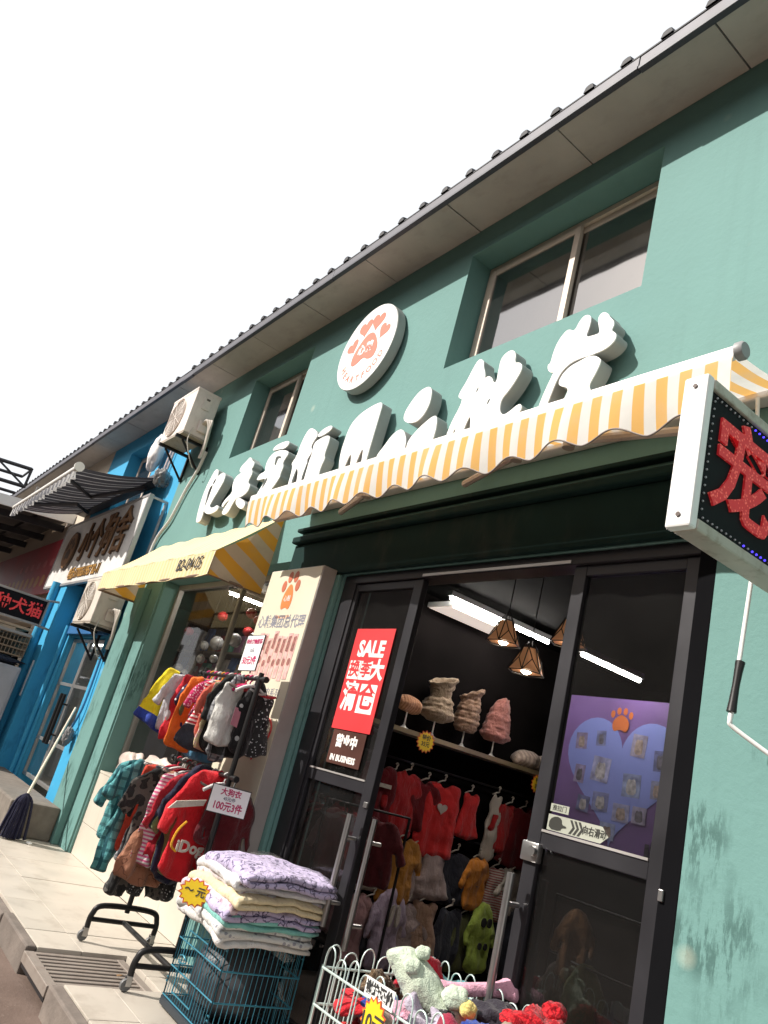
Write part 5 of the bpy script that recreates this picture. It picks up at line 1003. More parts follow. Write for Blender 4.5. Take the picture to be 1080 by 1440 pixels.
# price boards of the rack
def board(label, o, xd, ud, w, h, lines, post=None):
    t = thing('price_board', label, 'price board', o, 'white price boards on the rack'); X = Vector(xd).normalized(); U = Vector(ud).normalized(); Nn = X.cross(U); o = Vector(o)
    fn = lambda off: (lambda u, v, d: o+X*u+U*v+Nn*(off+d))
    rect = lambda a, b: [(-a, -b), (a, -b), (a, b), (-a, b)]
    obj('backing', prism(BM(), rect(w/2, h/2), fn(-.006), 0, .006), darkm, t); obj('card', prism(BM(), rect(w/2-.005, h/2-.005), fn(.0003), 0, .001), white, t)
    for s, sz, v, m, sx in lines: text(s, sz, m, t, o+U*v+Nn*.0022, xd, ud, bold=sz*.025, sx=sx)
    if post: obj('post', tube(BM(), [Vector(p) for p in post], .005, 6), darkm, t)
mag = mat('magenta_print', (0.45, 0.012, 0.10), 0.5)
board('white price board on a thin post above the rack, in front of the notice lightbox', (-4.715, -.43, 1.965), (1, 0, .03), (0, 0, 1), .25, .245, (('特价宠物服装', .036, .075, mag, 1.05), ('15元', .032, .015, gp, 1), ('50元3件', .062, -.055, mag, .9)), [(-4.66, -.425, 1.83), (-4.66, -.425, 1.86)])
board('white price board with magenta characters at the near end of the lower rack bar', (-4.385, -.44, 1.065), (0.12, 1, -.02), (0, 0, 1), .25, .16, (('大狗衣', .044, .044, mag, 1), ('45元/件', .024, .008, gp, 1), ('100元3件', .056, -.036, mag, .85)), [(-4.40, -.43, 1.14), (-4.41, -.42, 1.18)])
# ------------------------------------------------------------------ blue wire cage with the stack of blankets
cgm = mat('blue_wire', (0.045, 0.22, 0.31), 0.4, 0.3); TX0, TX1, TY0, TY1, TH = -4.33, -3.79, -.51, -.05, .485
cg = thing('wire_cage', 'turquoise wire pet cage with a dark tray, under the pile of folded blankets', 'cage', (-4.06, -.28, 0))
def wire_panel(name, p0, dx, n, h0, h1, m, par, r=.0018, rails=(0, .33, .66, 1), rr=.0042, out=(0, 0, 0)):
    bm = BM(); p0 = Vector(p0); dx = Vector(dx); o = Vector(out)
    for i in range(n+1): q = p0+dx*(i/n); tube(bm, [q+Vector((0, 0, h0)), q+Vector((0, 0, h1))], r if 0 < i < n else rr, 5)
    for f in rails: z = h0+(h1-h0)*f; tube(bm, [p0+o+Vector((0, 0, z)), p0+dx+o+Vector((0, 0, z))], rr, 6)
    return obj(name, bm, m, par, smooth=60)
wire_panel('wire_side', (TX0, TY0, 0), (TX1-TX0, 0, 0), 18, .06, TH, cgm, cg, out=(0, -.004, 0)); wire_panel('wire_side', (TX1, TY0, 0), (0, TY1-TY0, 0), 15, .06, TH, cgm, cg, out=(.004, 0, 0))
wire_panel('wire_side', (TX0, TY0, 0), (0, TY1-TY0, 0), 15, .06, TH, cgm, cg, out=(-.004, 0, 0)); wire_panel('wire_side', (TX0, TY1, 0), (TX1-TX0, 0, 0), 18, .06, TH, cgm, cg, out=(0, .004, 0))
bm = BM()
for i in range(19): x = TX0+(TX1-TX0)*i/18; tube(bm, [(x, TY0, TH), (x, TY1, TH)], .0018, 5)
for y in (TY0, (TY0+TY1)/2, TY1): tube(bm, [(TX0, y, TH+.004), (TX1, y, TH+.004)], .004, 6)
obj('wire_top', bm, cgm, cg, smooth=60)
obj('tray', bx(TX0-.01, TX1+.01, TY0-.01, TY1+.01, .01, .055, .008), mat('tray_dark', (0.02, 0.03, 0.04), 0.4), cg)
bm = BM()
for x in (TX0+.10, TX0+.34): tube(bm, [(x, TY0-.006, .10), (x, TY0-.006, .40)], .0042, 6)
for z in (.10, .40): tube(bm, [(TX0+.10, TY0-.006, z), (TX0+.34, TY0-.006, z)], .0042, 6)
dr_ = obj('cage_door', bm, cgm, cg, smooth=60); bm = BM(); tube(bm, smooth_path([(TX0+.08, TY0-.012, .27), (TX0+.14, TY0-.02, .285), (TX0+.17, TY0-.012, .26), (TX0+.12, TY0-.02, .245), (TX0+.08, TY0-.012, .25)], 4), .004, 6); tube(bm, [(TX0+.11, TY0-.015, .24), (TX0+.11, TY0-.015, .18)], .004, 6); obj('latch', bm, cgm, dr_, smooth=60)
bm = BM()
for x, y in ((TX0, TY0), (TX1, TY0), (TX1, TY1)):
    for z in (.12, .43): tube(bm, [(x-.012, y, z), (x+.012, y-.008, z+.004)], .005, 6); tube(bm, [(x-.012, y, z+.02), (x+.012, y-.008, z+.024)], .005, 6)
obj('corner_clip', bm, cgm, cg, smooth=60)
obj('plastic_bag', inflate([(-.24, 0), (-.25, .25), (-.12, .38), (.12, .37), (.24, .27), (.24, 0)], .17, .02, 9, .012), mat('grey_sack', (0.03, 0.03, 0.035), 0.5), local=True).location = (-4.06, -.25, .06)
sk = [o for o in COL.objects if o.name.startswith('plastic_bag')][-1]; sk.rotation_euler = (0, 0, .6); tag(sk, 'dark grey stuffed sack lying inside the turquoise wire cage', 'sack')
BLK = [('white plush pet blanket at the bottom of the pile', (0.68, 0.66, 0.64), None), ('white pet blanket with grey paws, second from the bottom of the pile', (0.66, 0.65, 0.63), (0.3, 0.3, 0.34)), ('mint green edged folded pet blanket low in the pile', (0.22, 0.52, 0.47), None), ('lilac folded pet blanket with dark cat print low in the pile', (0.50, 0.43, 0.62), (0.10, 0.08, 0.16)), ('pale pink pet blanket in the middle of the pile', (0.66, 0.52, 0.58), (0.5, 0.3, 0.4)), ('cream yellow folded pet blanket in the middle of the pile', (0.74, 0.62, 0.40), None), ('white pet blanket with rosy speckles above the yellow one', (0.70, 0.66, 0.66), (0.6, 0.4, 0.42)), ('clear plastic wrapped white pet blanket just under the top of the pile', (0.72, 0.71, 0.72), None), ('lilac pet blanket with dark bunny outlines at the top of the pile', (0.52, 0.45, 0.64), (0.14, 0.12, 0.2))]
def folded(label, cx, cy, z, w, d, th, m, seed, rz, inner):
    """a blanket folded in layers: each layer a soft slab, joined by a rounded fold at the street side"""
    r = random.Random(seed); bm = BM(); nx, ny, L = 22, 14, 2; prof = []
    n = 9; t2 = th/2
    # cross section in (d, z): a U of cloth, folded edge at -d/2
    sec = []
    for i in range(11): sec.append((d/2-d*.92*i/10, -t2*.08))
    path = [(d/2-(d-t2)*i/10, -t2/2) for i in range(11)]+[(-d/2+t2*.5-t2*.5*math.sin(a), -t2/2*math.cos(a)) for a in [math.pi*k/6 for k in range(1, 6)]]+[(-d/2+t2*.5+(d-t2*.5-.01)*i/10, t2/2) for i in range(11)]
    rows = []
    for i in range(nx+1):
        u = -w/2+w*i/nx; ends = min(1.0, (w/2-abs(u))/.03+.25)
        row = []
        for j, (y, zz) in enumerate(path):
            o = Vector((u*5, y*5, seed)); wob = noise.noise(o)*.02+noise.noise(o*2.7)*.011+noise.noise(o*6)*.004
            sag = -.018*(abs(u)/(w/2))**3 - .02*max(0, -y/(d/2)-.4)
            row.append((u+noise.noise(Vector((y*6, seed*2.1, zz*20)))*.018, y+noise.noise(Vector((u*6, seed*1.3, 0)))*.02, zz, wob+sag))
        rows.append(row)
    hh = t2*.50; V1, V2 = [], []
    for i, row in enumerate(rows):
        a, b = [], []
        for j, (u, y, zz, wb) in enumerate(row):
            jn = min(len(row)-1, j+1); jp = max(0, j-1); ty, tz = row[jn][1]-row[jp][1], row[jn][2]-row[jp][2]; l = math.hypot(ty, tz) or 1; ny_, nz_ = -tz/l, ty/l
            e = hh*(min(1, (min(i, nx-i)+.6)/1.8))**.5*(min(1, (min(j, len(row)-1-j)+.7)/1.6))**.5
            a.append(bm.verts.new((u, y+ny_*e, zz+nz_*e+wb))); b.append(bm.verts.new((u, y-ny_*e, zz-nz_*e+wb)))
        V1.append(a); V2.append(b)
    m_ = len(path)
    for i in range(nx):
        for j in range(m_-1):
            bm.faces.new((V1[i][j], V1[i+1][j], V1[i+1][j+1], V1[i][j+1])); bm.faces.new((V2[i][j], V2[i][j+1], V2[i+1][j+1], V2[i+1][j]))
        bm.faces.new((V1[i][0], V2[i][0], V2[i+1][0], V1[i+1][0])); bm.faces.new((V1[i][-1], V1[i+1][-1], V2[i+1][-1], V2[i][-1]))
    for j in range(m_-1): bm.faces.new((V1[0][j], V1[0][j+1], V2[0][j+1], V2[0][j])); bm.faces.new((V1[-1][j], V2[-1][j], V2[-1][j+1], V1[-1][j+1]))
    o = obj('folded_blanket', bm, m, local=True, smooth=180); o.location = (cx, cy, z); o.rotation_euler = (0, 0, rz); WL[o.name] = Vector((cx, cy, z)); return tag(o, label, 'blanket', 'folded pet blankets piled on the cage')
z = TH+.03
for i, (lb, c, c2) in enumerate(BLK):
    th = rg.uniform(.045, .054); m = cloth('blanket_%d' % i, c, c2, 'print' if c2 and i != 8 and i != 3 else ('line' if c2 else 'plain'), 30 if i not in (8, 3) else 16, thr=.022 if i in (8, 3) else .28)
    folded(lb, -4.07+rg.uniform(-.03, .03)+.012*i+(.05 if i == 8 else 0), -.30+rg.uniform(-.02, .02), z, .61-.006*i, .56+rg.uniform(-.03, .02), th*1.35, m, 300+i, rg.uniform(-.06, .06), 0); z += th*.74
ptop = z
o = obj('plastic_wrap', inflate([(-.14, -.18), (-.15, .15), (.1, .2), (.16, .0), (.1, -.17)], .012, .02, 77, .006), glass('wrap_plastic', (0.8, 0.82, 0.84), dust=.25, rough=.15), local=True); o.location = (-4.15, -.14, ptop-.025); o.rotation_euler = (0, -1.45, .3); tag(o, 'crumpled clear plastic wrap on top of the blanket pile', 'plastic wrap')
star_tag('yellow starburst price tag stuck to the corner of the blanket pile', (-4.02, -.665, .625), (.55, .84, -.05), (-.1, .1, 1), .068, (('～ 元', .05, .005),), asp=1.25)

# ------------------------------------------------------------------ pale wire basket of bargain goods at the doorway
bwm = mat('mint_wire', (0.55, 0.66, 0.62), 0.35, 0.2); BX0, BX1, BY0, BY1, BZ = -2.80, -1.90, -.645, -.03, .665
bk = thing('wire_basket', 'pale mint wire basket with looped rim full of plush toys in front of the doorway', 'basket', (-2.35, -.34, 0))
def loop_panel(p0, dx, n):
    bm = BM(); p0 = Vector(p0); dx = Vector(dx); st = dx/n
    for i in range(n):
        a = p0+st*(i+.12); b = p0+st*(i+.88); mid = (a+b)/2; hgt = .055 if i % 2 else .075
        tube(bm, [a+Vector((0, 0, .12)), a+Vector((0, 0, BZ+hgt*.5))]+[mid+(a-mid)*math.cos(t)+Vector((0, 0, BZ+hgt*.5+hgt*.6*math.sin(t))) for t in [math.pi*k/8 for k in range(1, 8)]]+[b+Vector((0, 0, BZ+hgt*.5)), b+Vector((0, 0, .12))], .0032, 6)
    for z in (.12, .40, BZ-.13, BZ): tube(bm, [p0+Vector((0, 0, z)), p0+dx+Vector((0, 0, z))], .0048, 6)
    for q in (p0, p0+dx): tube(bm, [q, q+Vector((0, 0, BZ+.01))], .006, 7)
    return obj('wire_side', bm, bwm, bk, smooth=60)
loop_panel((BX0, BY0, 0), (BX1-BX0, 0, 0), 11); loop_panel((BX0, BY0, 0), (0, BY1-BY0, 0), 7); loop_panel((BX0, BY1, 0), (BX1-BX0, 0, 0), 11); loop_panel((BX1, BY0, 0), (0, BY1-BY0, 0), 7)
bm = BM()
for i in range(12): x = BX0+(BX1-BX0)*i/11; tube(bm, [(x, BY0, .16), (x, BY1, .16)], .003, 5)
obj('wire_base', bm, bwm, bk)
mint = C('plush_mint', (0.56, 0.64, 0.50)); pinkp = C('plush_pink', (0.68, 0.36, 0.46)); redk = C('knit_red', (0.55, 0.012, 0.02), (0.25, 0.0, 0.005), 'line', 40, thr=.06); roy = C('plush_blue', (0.02, 0.05, 0.28)); fur = C('fur_brown', (0.22, 0.15, 0.09), (0.10, 0.06, 0.03), 'line', 50, thr=.06)
BG = 'pet toys and clothes heaped in the wire basket'
def facing(n, roll):
    n = Vector(n).normalized(); u = Vector((0, 0, 1)); y = u.cross(n).normalized(); z = n.cross(y)
    return (Matrix((n, y, z)).transposed() @ Matrix.Rotation(roll, 3, 'X')).to_euler()
def plush(label, loc, poly, m, seed, rot, thick=.05, cell=.012, cat='pet toy', name='plush_toy'):
    o = obj(name, inflate(poly, thick, cell, seed, .006, edge=.05, rnd=2), m, local=True); o.location = loc; o.rotation_euler = rot; WL[o.name] = Vector(loc); return tag(o, label, cat, BG)
def lumpy(label, c, r, m, seed, cat='pet toy', name='plush_toy', amp=.35, rot=0):
    return tag(lump(name, c, r, m, None, seed, amp, 5, 4, rot), label, cat, BG)
tag(lump('toy_heap', (-2.35, -.34, .40), (.41, .28, .22), C('heap_dark', (0.035, 0.02, 0.03), (0.2, 0.05, 0.08), 'line', 5, thr=.04), None, 3, .12, 8, 4), 'dark heap of pet clothes filling the basket below the plush toys', 'heap')
TED = [(-.03, .17), (-.08, .20), (-.11, .16), (-.09, .10), (-.15, .06), (-.19, .0), (-.15, -.05), (-.09, -.03), (-.10, -.12), (-.15, -.20), (-.10, -.25), (-.04, -.20), (0, -.15), (.04, -.20), (.10, -.25), (.15, -.20), (.10, -.12), (.09, -.03), (.15, -.05), (.19, 0), (.15, .06), (.09, .10), (.11, .16), (.08, .20), (.03, .17)]
MINTP = [(u*.00112, v*.00112) for u, v in ((-150, 115), (-100, 128), (-50, 132), (0, 85), (40, 35), (60, -10), (105, -30), (165, -45), (168, -70), (150, -90), (120, -120), (80, -130), (40, -108), (0, -82), (-45, -50), (-80, -48), (-95, -10), (-115, 30), (-150, 90))]
mt_ = plush('large mint green plush blanket toy lying on top of the basket', (-2.47, -.37, .715), MINTP, mint, 401, facing((.70, -.52, .5), .2), .05)
for hx, hy, hz, hr in ((.045, -.075, .03, .034), (.05, .085, -.085, .05), (.04, -.03, .085, .03)):
    hd_ = lump('padded_lobe', (0, 0, 0), (hr*.7, hr, hr*.85), mint, None, 4, .3, 3, 3); hd_.parent = mt_; hd_.location = (hx, hy, hz)
plush('pink plush bone toy beside the mint green plush', (-2.50, -.10, .72), [(-.13, .04), (-.17, .07), (-.19, .02), (-.19, -.03), (-.16, -.07), (-.12, -.03), (.12, -.03), (.16, -.07), (.19, -.03), (.19, .03), (.16, .07), (.12, .03)], pinkp, 402, facing((.5, -.4, .8), .35), .04)
lumpy('bright red knitted pet jumper heaped at the right of the basket', (-2.16, -.10, .68), (.13, .11, .085), redk, 5, 'pet garment', 'pet_garment')
lumpy('red knitted pompom hat sticking up from the red jumper', (-2.14, -.04, .765), (.045, .05, .04), redk, 15, 'pet hat', 'pet_hat', .2)
lumpy('red velvet pet coat behind the brown fur toy', (-2.68, -.24, .70), (.06, .11, .075), C('velvet_red', (0.48, 0.01, 0.025)), 6, 'pet garment', 'pet_garment')
lumpy('brown fluffy fur toy behind the left basket rim', (-2.66, -.46, .63), (.06, .10, .06), fur, 7, amp=.6)
lumpy('royal blue plush toy near the left front of the basket', (-2.56, -.50, .60), (.08, .09, .06), roy, 8)
lumpy('pink plush rabbit half buried in front of the mint plush', (-2.44, -.48, .63), (.06, .06, .05), pinkp, 9)
lumpy('second blue plush toy at the front right of the basket', (-2.14, -.38, .66), (.10, .08, .05), roy, 10)
lumpy('dark knitted pet scarf between the mint plush and the red jumper', (-2.33, -.12, .66), (.12, .10, .07), C('knit_dark', (0.03, 0.025, 0.035)), 11, 'pet garment', 'pet_garment')
lumpy('small pale yellow plush chick beside the mint plush', (-2.32, -.30, .70), (.03, .035, .03), C('plush_yellow', (0.75, 0.6, 0.2)), 12, amp=.15)
lumpy('maroon pet coat low behind the front wires of the basket', (-2.62, -.53, .43), (.12, .07, .10), C('maroon_low', (0.45, 0.03, 0.03)), 13, 'pet garment', 'pet_garment')
JC = [((0.55, 0.02, 0.03), None), ((0.02, 0.03, 0.10), None), ((0.62, 0.58, 0.55), (0.5, 0.1, 0.15)), ((0.30, 0.24, 0.18), None), ((0.60, 0.30, 0.36), (0.8, 0.75, 0.7)), ((0.03, 0.03, 0.03), (0.4, 0.4, 0.4)), ((0.1, 0.3, 0.32), None), ((0.68, 0.42, 0.08), None), ((0.45, 0.40, 0.48), None), ((0.30, 0.02, 0.05), None)]
JL = ['crumpled crimson', 'crumpled navy', 'white rosy print', 'taupe', 'pink speckled', 'black speckled', 'teal', 'amber', 'pale lilac', 'wine red']
for k in range(16):
    jx, jy = -2.62+.18*(k % 4)+rg.uniform(-.04, .04), -.52+.13*(k//4)+rg.uniform(-.03, .03); c1, c2 = JC[(k*3) % 10]
    s_ = rg.uniform(.6, .85); o_ = garment('%s pet garment crumpled in the basket, %s, %s' % (JL[(k*3) % 10].replace('crumpled ', ''), ['front row', 'second row', 'third row', 'back row'][k//4], ['left end', 'left of centre', 'right of centre', 'right end'][k % 4]), 'pet garment', (jx, jy, .60+rg.uniform(-.02, .04)), sc([VEST, SHIRT, SUIT, HOOD][k % 4], s_*.8, s_*.62), C('jumble_%d' % ((k*3) % 10), c1, c2, 'print' if c2 else 'plain', 45, thr=.3), 500+k, group=BG, thick=.022, fold=.03, wr=.03, cell=.014)
    o_.rotation_euler = facing((rg.uniform(-.3, .7), rg.uniform(-.7, .2), 1), rg.uniform(0, 6.28)); o_.location.z += .03
star_tag('yellow starburst ten yuan price tag on the front rim of the basket', (-2.40, -.668, .615), (1, -.05, 0), (0, 0, 1), .075, (('10元', .075, -.012),))
nt_ = thing('price_strip', 'white card strip with handwritten no bargaining notice above the ten yuan tag', 'notice', (-2.40, -.664, .70), None)
obj('card', bx(-2.485, -2.315, -.667, -.664, .672, .735), white, nt_); text('谢绝还价', .045, blk, nt_, (-2.40, -.6685, .703), bold=.0015, sx=.9)

# ------------------------------------------------------------------ things in and before the display window
tube_light('fluorescent tube under the ceiling behind the display window', -7.39, .40, .82, 2.795)
for q_, z_ in enumerate((1.62, 2.0, 2.34)):
    tag(obj('shelf_board', bx(-10.25, -7.3, 1.15, 1.42, z_, z_+.02), MATS['shelf_board']), '%s shelf board at the back of the display window' % ('lowest', 'middle', 'topmost')[q_], 'shelf', 'shelf boards in the display window')
    for k in range(11):
        x_ = -10.05+.25*k+rg.uniform(-.04, .04); h_ = rg.uniform(.22, .34); cc = [(0.45, 0.05, 0.05), (0.5, 0.38, 0.2), (0.12, 0.2, 0.4), (0.55, 0.5, 0.45), (0.4, 0.2, 0.3), (0.1, 0.28, 0.2)][(k*5+q_*2) % 6]; cn = ['red', 'tan', 'blue', 'pale', 'mauve', 'green'][(k*5+q_*2) % 6]
        p_ = thing('pet_food_pouch', '%s pouch %s on the %s shelf of the display window' % (cn, ['at the left end', 'second from the left', 'third from the left', 'fourth from the left', 'fifth from the left', 'in the middle', 'fifth from the right', 'fourth from the right', 'third from the right', 'second from the right', 'at the right end'][k], ('lowest', 'middle', 'topmost')[q_]), 'pouch', (x_, 1.25, z_+.021), 'pouches on the display window shelves')
        w_ = .085; bm = prism(BM(), [(x_-w_, z_+.022), (x_+w_, z_+.022), (x_+w_*.95, z_+h_*.5), (x_+w_, z_+h_), (x_-w_, z_+h_), (x_-w_*.95, z_+h_*.5)], lambda u, v, dd: Vector((u, 1.25+dd*(1-.75*(v-z_)/.36), v)), -.05, .05); obj('pouch', bm, mat('pouch_'+cn, cc, 0.35, var=.35, vs=18), p_)
        flat('pouch_label', [(x_-w_*.6, z_+.09), (x_+w_*.6, z_+.09), (x_+w_*.6, z_+.17), (x_-w_*.6, z_+.17)], 1.198, mat('pouch_label', (0.6, 0.56, 0.5), 0.5, var=.4, vs=50), p_, n=1)
for k, (x, y, z, r) in enumerate(((-8.04, .6, 2.28, .05), (-7.73, .6, 2.31, .075), (-7.9, .55, 2.12, .05), (-7.32, .6, 2.35, .07), (-7.45, .5, 2.12, .045), (-8.57, .6, 2.0, .06), (-8.3, .58, 1.95, .05), (-7.1, .7, 2.4, .06))):
    t = thing('glass_ball', 'hanging clear glass ball behind the display window, %s' % ['leftmost of the upper row', 'large one in the upper row', 'small low one in the middle', 'second large one in the upper row', 'lowest on the right', 'low one near the left jamb', 'low one beside the left jamb ball', 'rightmost of the upper row'][k], 'ornament', (x, y, z), 'glass balls in the display window')
    bm = BM(); bmesh.ops.create_uvsphere(bm, u_segments=18, v_segments=12, radius=r, matrix=Matrix.Translation((x, y, z))); obj('ball', bm, mat('silvered_glass', (0.55, 0.55, 0.55), 0.15, 0.2), t, smooth=180); obj('thread', tube(BM(), [(x, y, z+r), (x, y, 2.89)], .002, 4), darkm, t)
for k, (x, y, z) in enumerate(((-7.81, .6, 2.61), (-8.62, .6, 2.44), (-7.12, .6, 2.63), (-7.5, .8, 2.5), (-6.9, .6, 2.55))):
    t = thing('red_ornament', 'small red hanging ornament behind the display window, %s' % ['topmost on the left', 'low one on the left', 'topmost on the right', 'middle one', 'rightmost one'][k], 'ornament', (x, y, z), 'red ornaments in the display window')
    obj('lantern', lathe(BM(), [(.02, -.05), (.05, -.03), (.06, 0), (.05, .03), (.02, .05)], (x, y, z), 12), mat('ornament_red', (0.45, 0.02, 0.02), 0.5), t, smooth=60); obj('thread', tube(BM(), [(x, y, z+.05), (x, y, 2.89)], .002, 4), darkm, t)
bagm = mat('plastic_bag_pink', (0.55, 0.45, 0.40), 0.35, var=0.15, vs=6, bs=.4, bscale=12)
for k, (x, z, s, lb) in enumerate(((-7.65, .80, 1.0, 'pale pink plastic bag lying on the tiled sill at the left of the display window'), (-7.0, .80, 1.15, 'translucent grey plastic bag standing on the sill behind the rack'), (-6.75, .80, .8, 'pink plastic bag on the sill nearest the rack'))):
    tag(lump('plastic_bag', (x, .12, z+.12*s), (.26*s, .09, .15*s), bagm, None, 20+k, .3, 4, 4, 0, .80), lb, 'plastic bag', 'plastic bags on the window sill')

# ------------------------------------------------------------------ blue shop: striped awning, sign box, mop
ga = thing('grey_awning', 'dark grey and white striped folding awning with white valance on the blue shop', 'awning', (-11.4, 0, 4.2))
gst = awning_cloth('grey_striped_canvas', (0.055, 0.055, 0.065), (0.42, 0.42, 0.44), 0.22, thr=.83, trans=.12); gvl = awning_cloth('white_striped_valance', (0.62, 0.61, 0.60), (0.20, 0.20, 0.22), 0.22, thr=.72, trans=.35)
GX0, GX1 = -13.35, -9.5
obj('canopy_fabric', fabric_grid(60, 8, lambda s, t: Vector((GX0+(GX1-GX0)*s, -1.045+.98*t, 3.965+.31*t-.04*math.sin(math.pi*t)+.006*math.sin(s*50)))), gst, ga, smooth=180)
def gval(s, t):
    x = GX0+(GX1-GX0)*s; low = 3.80+.03*abs(math.sin(x*9)); return Vector((x, -1.075+.03*math.sin(x*28)*t+.02*t, 3.955+(low-3.955)*t))
obj('valance', fabric_grid(300, 5, gval), gvl, ga, smooth=180)
bm = BM(); tube(bm, [(GX0, -1.06, 3.965), (GX1, -1.06, 3.965)], .035, 12); obj('front_bar', bm, white_dirty, ga, smooth=60)
bm = BM(); lathe(bm, [(0, 0), (.06, 0), (.06, .03), (0, .03)], (GX1, -1.06, 3.965), 18, 'x'); obj('end_cap', bm, white_dirty, ga, smooth=40)
bm = BM(); box(bm, GX0, GX1, -.14, -.003, 4.23, 4.33, .01); obj('wall_cassette', bm, mat('dark_grey_bar', (0.06, 0.06, 0.07), 0.5), ga)
for x, s in ((GX0+.6, 1), (GX1-.5, -1)):
    bm = BM(); tube(bm, [(x, -.1, 4.2), (x+s*1.0, -.5, 4.04), (x+s*.1, -1.02, 3.93)], .03, 8); obj('folding_arm', bm, MATS['dark_grey_bar'], ga, smooth=60)
tag(lump('plastic_wrapping', (-9.42, -.10, 4.24), (.10, .10, .13), glass('silver_plastic', (0.35, 0.36, 0.38), dust=.5, rough=.2), None, 33, .3, 4, 4), 'crumpled silver plastic wrapped round the wall end of the grey awning', 'plastic wrap')
tag(lump('white_sack', (-10.05, -.12, 4.72), (.16, .09, .26), mat('white_sack_cloth', (0.72, 0.68, 0.66), 0.7, bs=.3, bscale=14), None, 35, .22, 3, 4), 'white and pink plastic sack tied to the blue wall above the grey awning', 'sack')
bm = BM(); tube(bm, [(-9.72, -.03, 4.30), (-9.66, -.03, 5.0)], .022, 8); tube(bm, [(-9.60, -.03, 4.30), (-9.54, -.03, 5.0)], .016, 8); tag(obj('wall_pipe', bm, mat('pinkish_pipe', (0.5, 0.42, 0.42), 0.5), smooth=60), 'pair of thin pipes on the blue wall beside the white sack', 'pipe')
ss = thing('carved_sign', 'white shop sign box with large brown carved characters under the grey awning', 'sign', (-11.0, -.24, 2.86))
obj('face', bx(-12.93, -9.17, -.241, -.225, 2.89, 3.88), mat('sign_white', (0.74, 0.72, 0.69), 0.35, dirt=0.35, dcol=(0.35, 0.33, 0.32), dscale=(1, 1, .6)), ss)
obj('sign_frame', frame_bars(BM(), -12.97, -9.12, 2.85, 3.92, -.25, -.19, .035), mat('sign_frame_grey', (0.42, 0.41, 0.41), 0.4, 0.5), ss)
bm = BM(); 
for z in (2.88, 3.89):
    for x in (-9.14, -12.94): tube(bm, [(x, -.2, z), (x, .0, z)], .018, 6)
bm.free(); SGM = MATS['sign_frame_grey']
for z in (2.88, 3.89):
    for x in (-9.14, -12.94): obj('bracket_arm', tube(BM(), [(x, -.19, z), (x, .0, z)], .018, 6), SGM, ss)
obj('bracket_post', tube(BM(), [(-9.14, -.02, 2.90), (-9.14, -.02, 3.87)], .018, 6), SGM, ss)
wd = mat('carved_wood', (0.22, 0.11, 0.045), 0.6, var=0.3, vs=8); wdk = mat('carved_wood_edge', (0.06, 0.035, 0.02), 0.6)
for i, (ch, x, s) in enumerate((('小', -11.35, .62), ('个', -10.85, .62), ('狗', -10.3, .66), ('舍', -9.72, .68))):
    text(ch, s, wdk, ss, (x, -.25, 3.45), depth=.02, bold=.010, name='carved_edge', sx=.8, shear=.1); text(ch, s, wd, ss, (x, -.268, 3.45), depth=.012, bold=.002, name='carved_character', sx=.8, shear=.1)
pw_ = prism(BM(), circle(-12.1, 3.42, .30, 36), FRONT(-.242), 0, .03); e_ = obj('paw_disc', pw_, wdk, ss); obj('paw_disc_top', prism(BM(), circle(-12.1, 3.42, .28, 36), FRONT(-.2725), 0, .008), wd, e_)
flat('paw_pad', [(-12.2, 3.26), (-12.24, 3.36), (-12.1, 3.47), (-11.96, 3.36), (-12.0, 3.26), (-12.1, 3.3)], -.281, wdk, ss)
for u, v in ((-.16, .06), (-.06, .14), (.06, .14), (.16, .06)): flat('paw_toe', circle(-12.1+u, 3.42+v, .04, 12, .055), -.281, wdk, ss, n=0)
gold = mat('gold_letters', (0.42, 0.22, 0.05), 0.5)
text('电话:17703511957 B2-11', .19, wdk, ss, (-10.9, -.243, 3.01), depth=.01, bold=.012, sx=.8); text('电话:17703511957 B2-11', .19, gold, ss, (-10.9, -.25, 3.01), depth=.004, bold=.004, sx=.8)
mp = thing('mop', 'navy rag mop with pale wooden handle leaning upside at the concrete step', 'mop', (-8.45, -.5, 0))
obj('handle', tube(BM(), [(-8.46, -.50, .38), (-9.52, -.06, 1.30)], .014, 8), mat('pale_wood', (0.62, 0.54, 0.42), 0.6), mp, smooth=60)
nav = C('mop_navy', (0.012, 0.012, 0.035)); bm = BM(); rm = random.Random(4)
for k in range(60):
    a = rm.uniform(0, 6.28); r = rm.uniform(.02, .09); r2q = r*1.5
    tube(bm, smooth_path([(-8.46, -.5, .42), (-8.46+r*.6*math.cos(a), -.5+r*.8*math.sin(a), .36), (-8.46+r*math.cos(a), -.5+r*1.2*math.sin(a), .2), (-8.46+r2q*.6*math.cos(a), -.5+r2q*math.sin(a), .012)], 3), .012, 5)
obj('mop_head', bm, nav, mp, smooth=60); obj('collar', tube(BM(), [(-8.455, -.502, .37), (-8.49, -.488, .41)], .028, 10), blk, mp)
bm = BM(); tube(bm, smooth_path([(-9.40, -.03, 2.0), (-9.36, -.03, 1.6), (-9.34, -.04, 1.3), (-9.42, -.05, 1.1), (-9.5, -.04, 1.0)], 6), .014, 8); tag(obj('blue_hose', bm, mat('hose_blue', (0.05, 0.2, 0.38), 0.5), smooth=60), 'blue hose hanging on the blue wall beside the glass door', 'hose')
tag(lump('grey_rag', (-9.38, -.07, .99), (.06, .05, .10), C('rag', (0.25, 0.24, 0.24)), None, 41, .4, 8, 4), 'grey rag hanging from the blue hose beside the mop handle', 'rag')
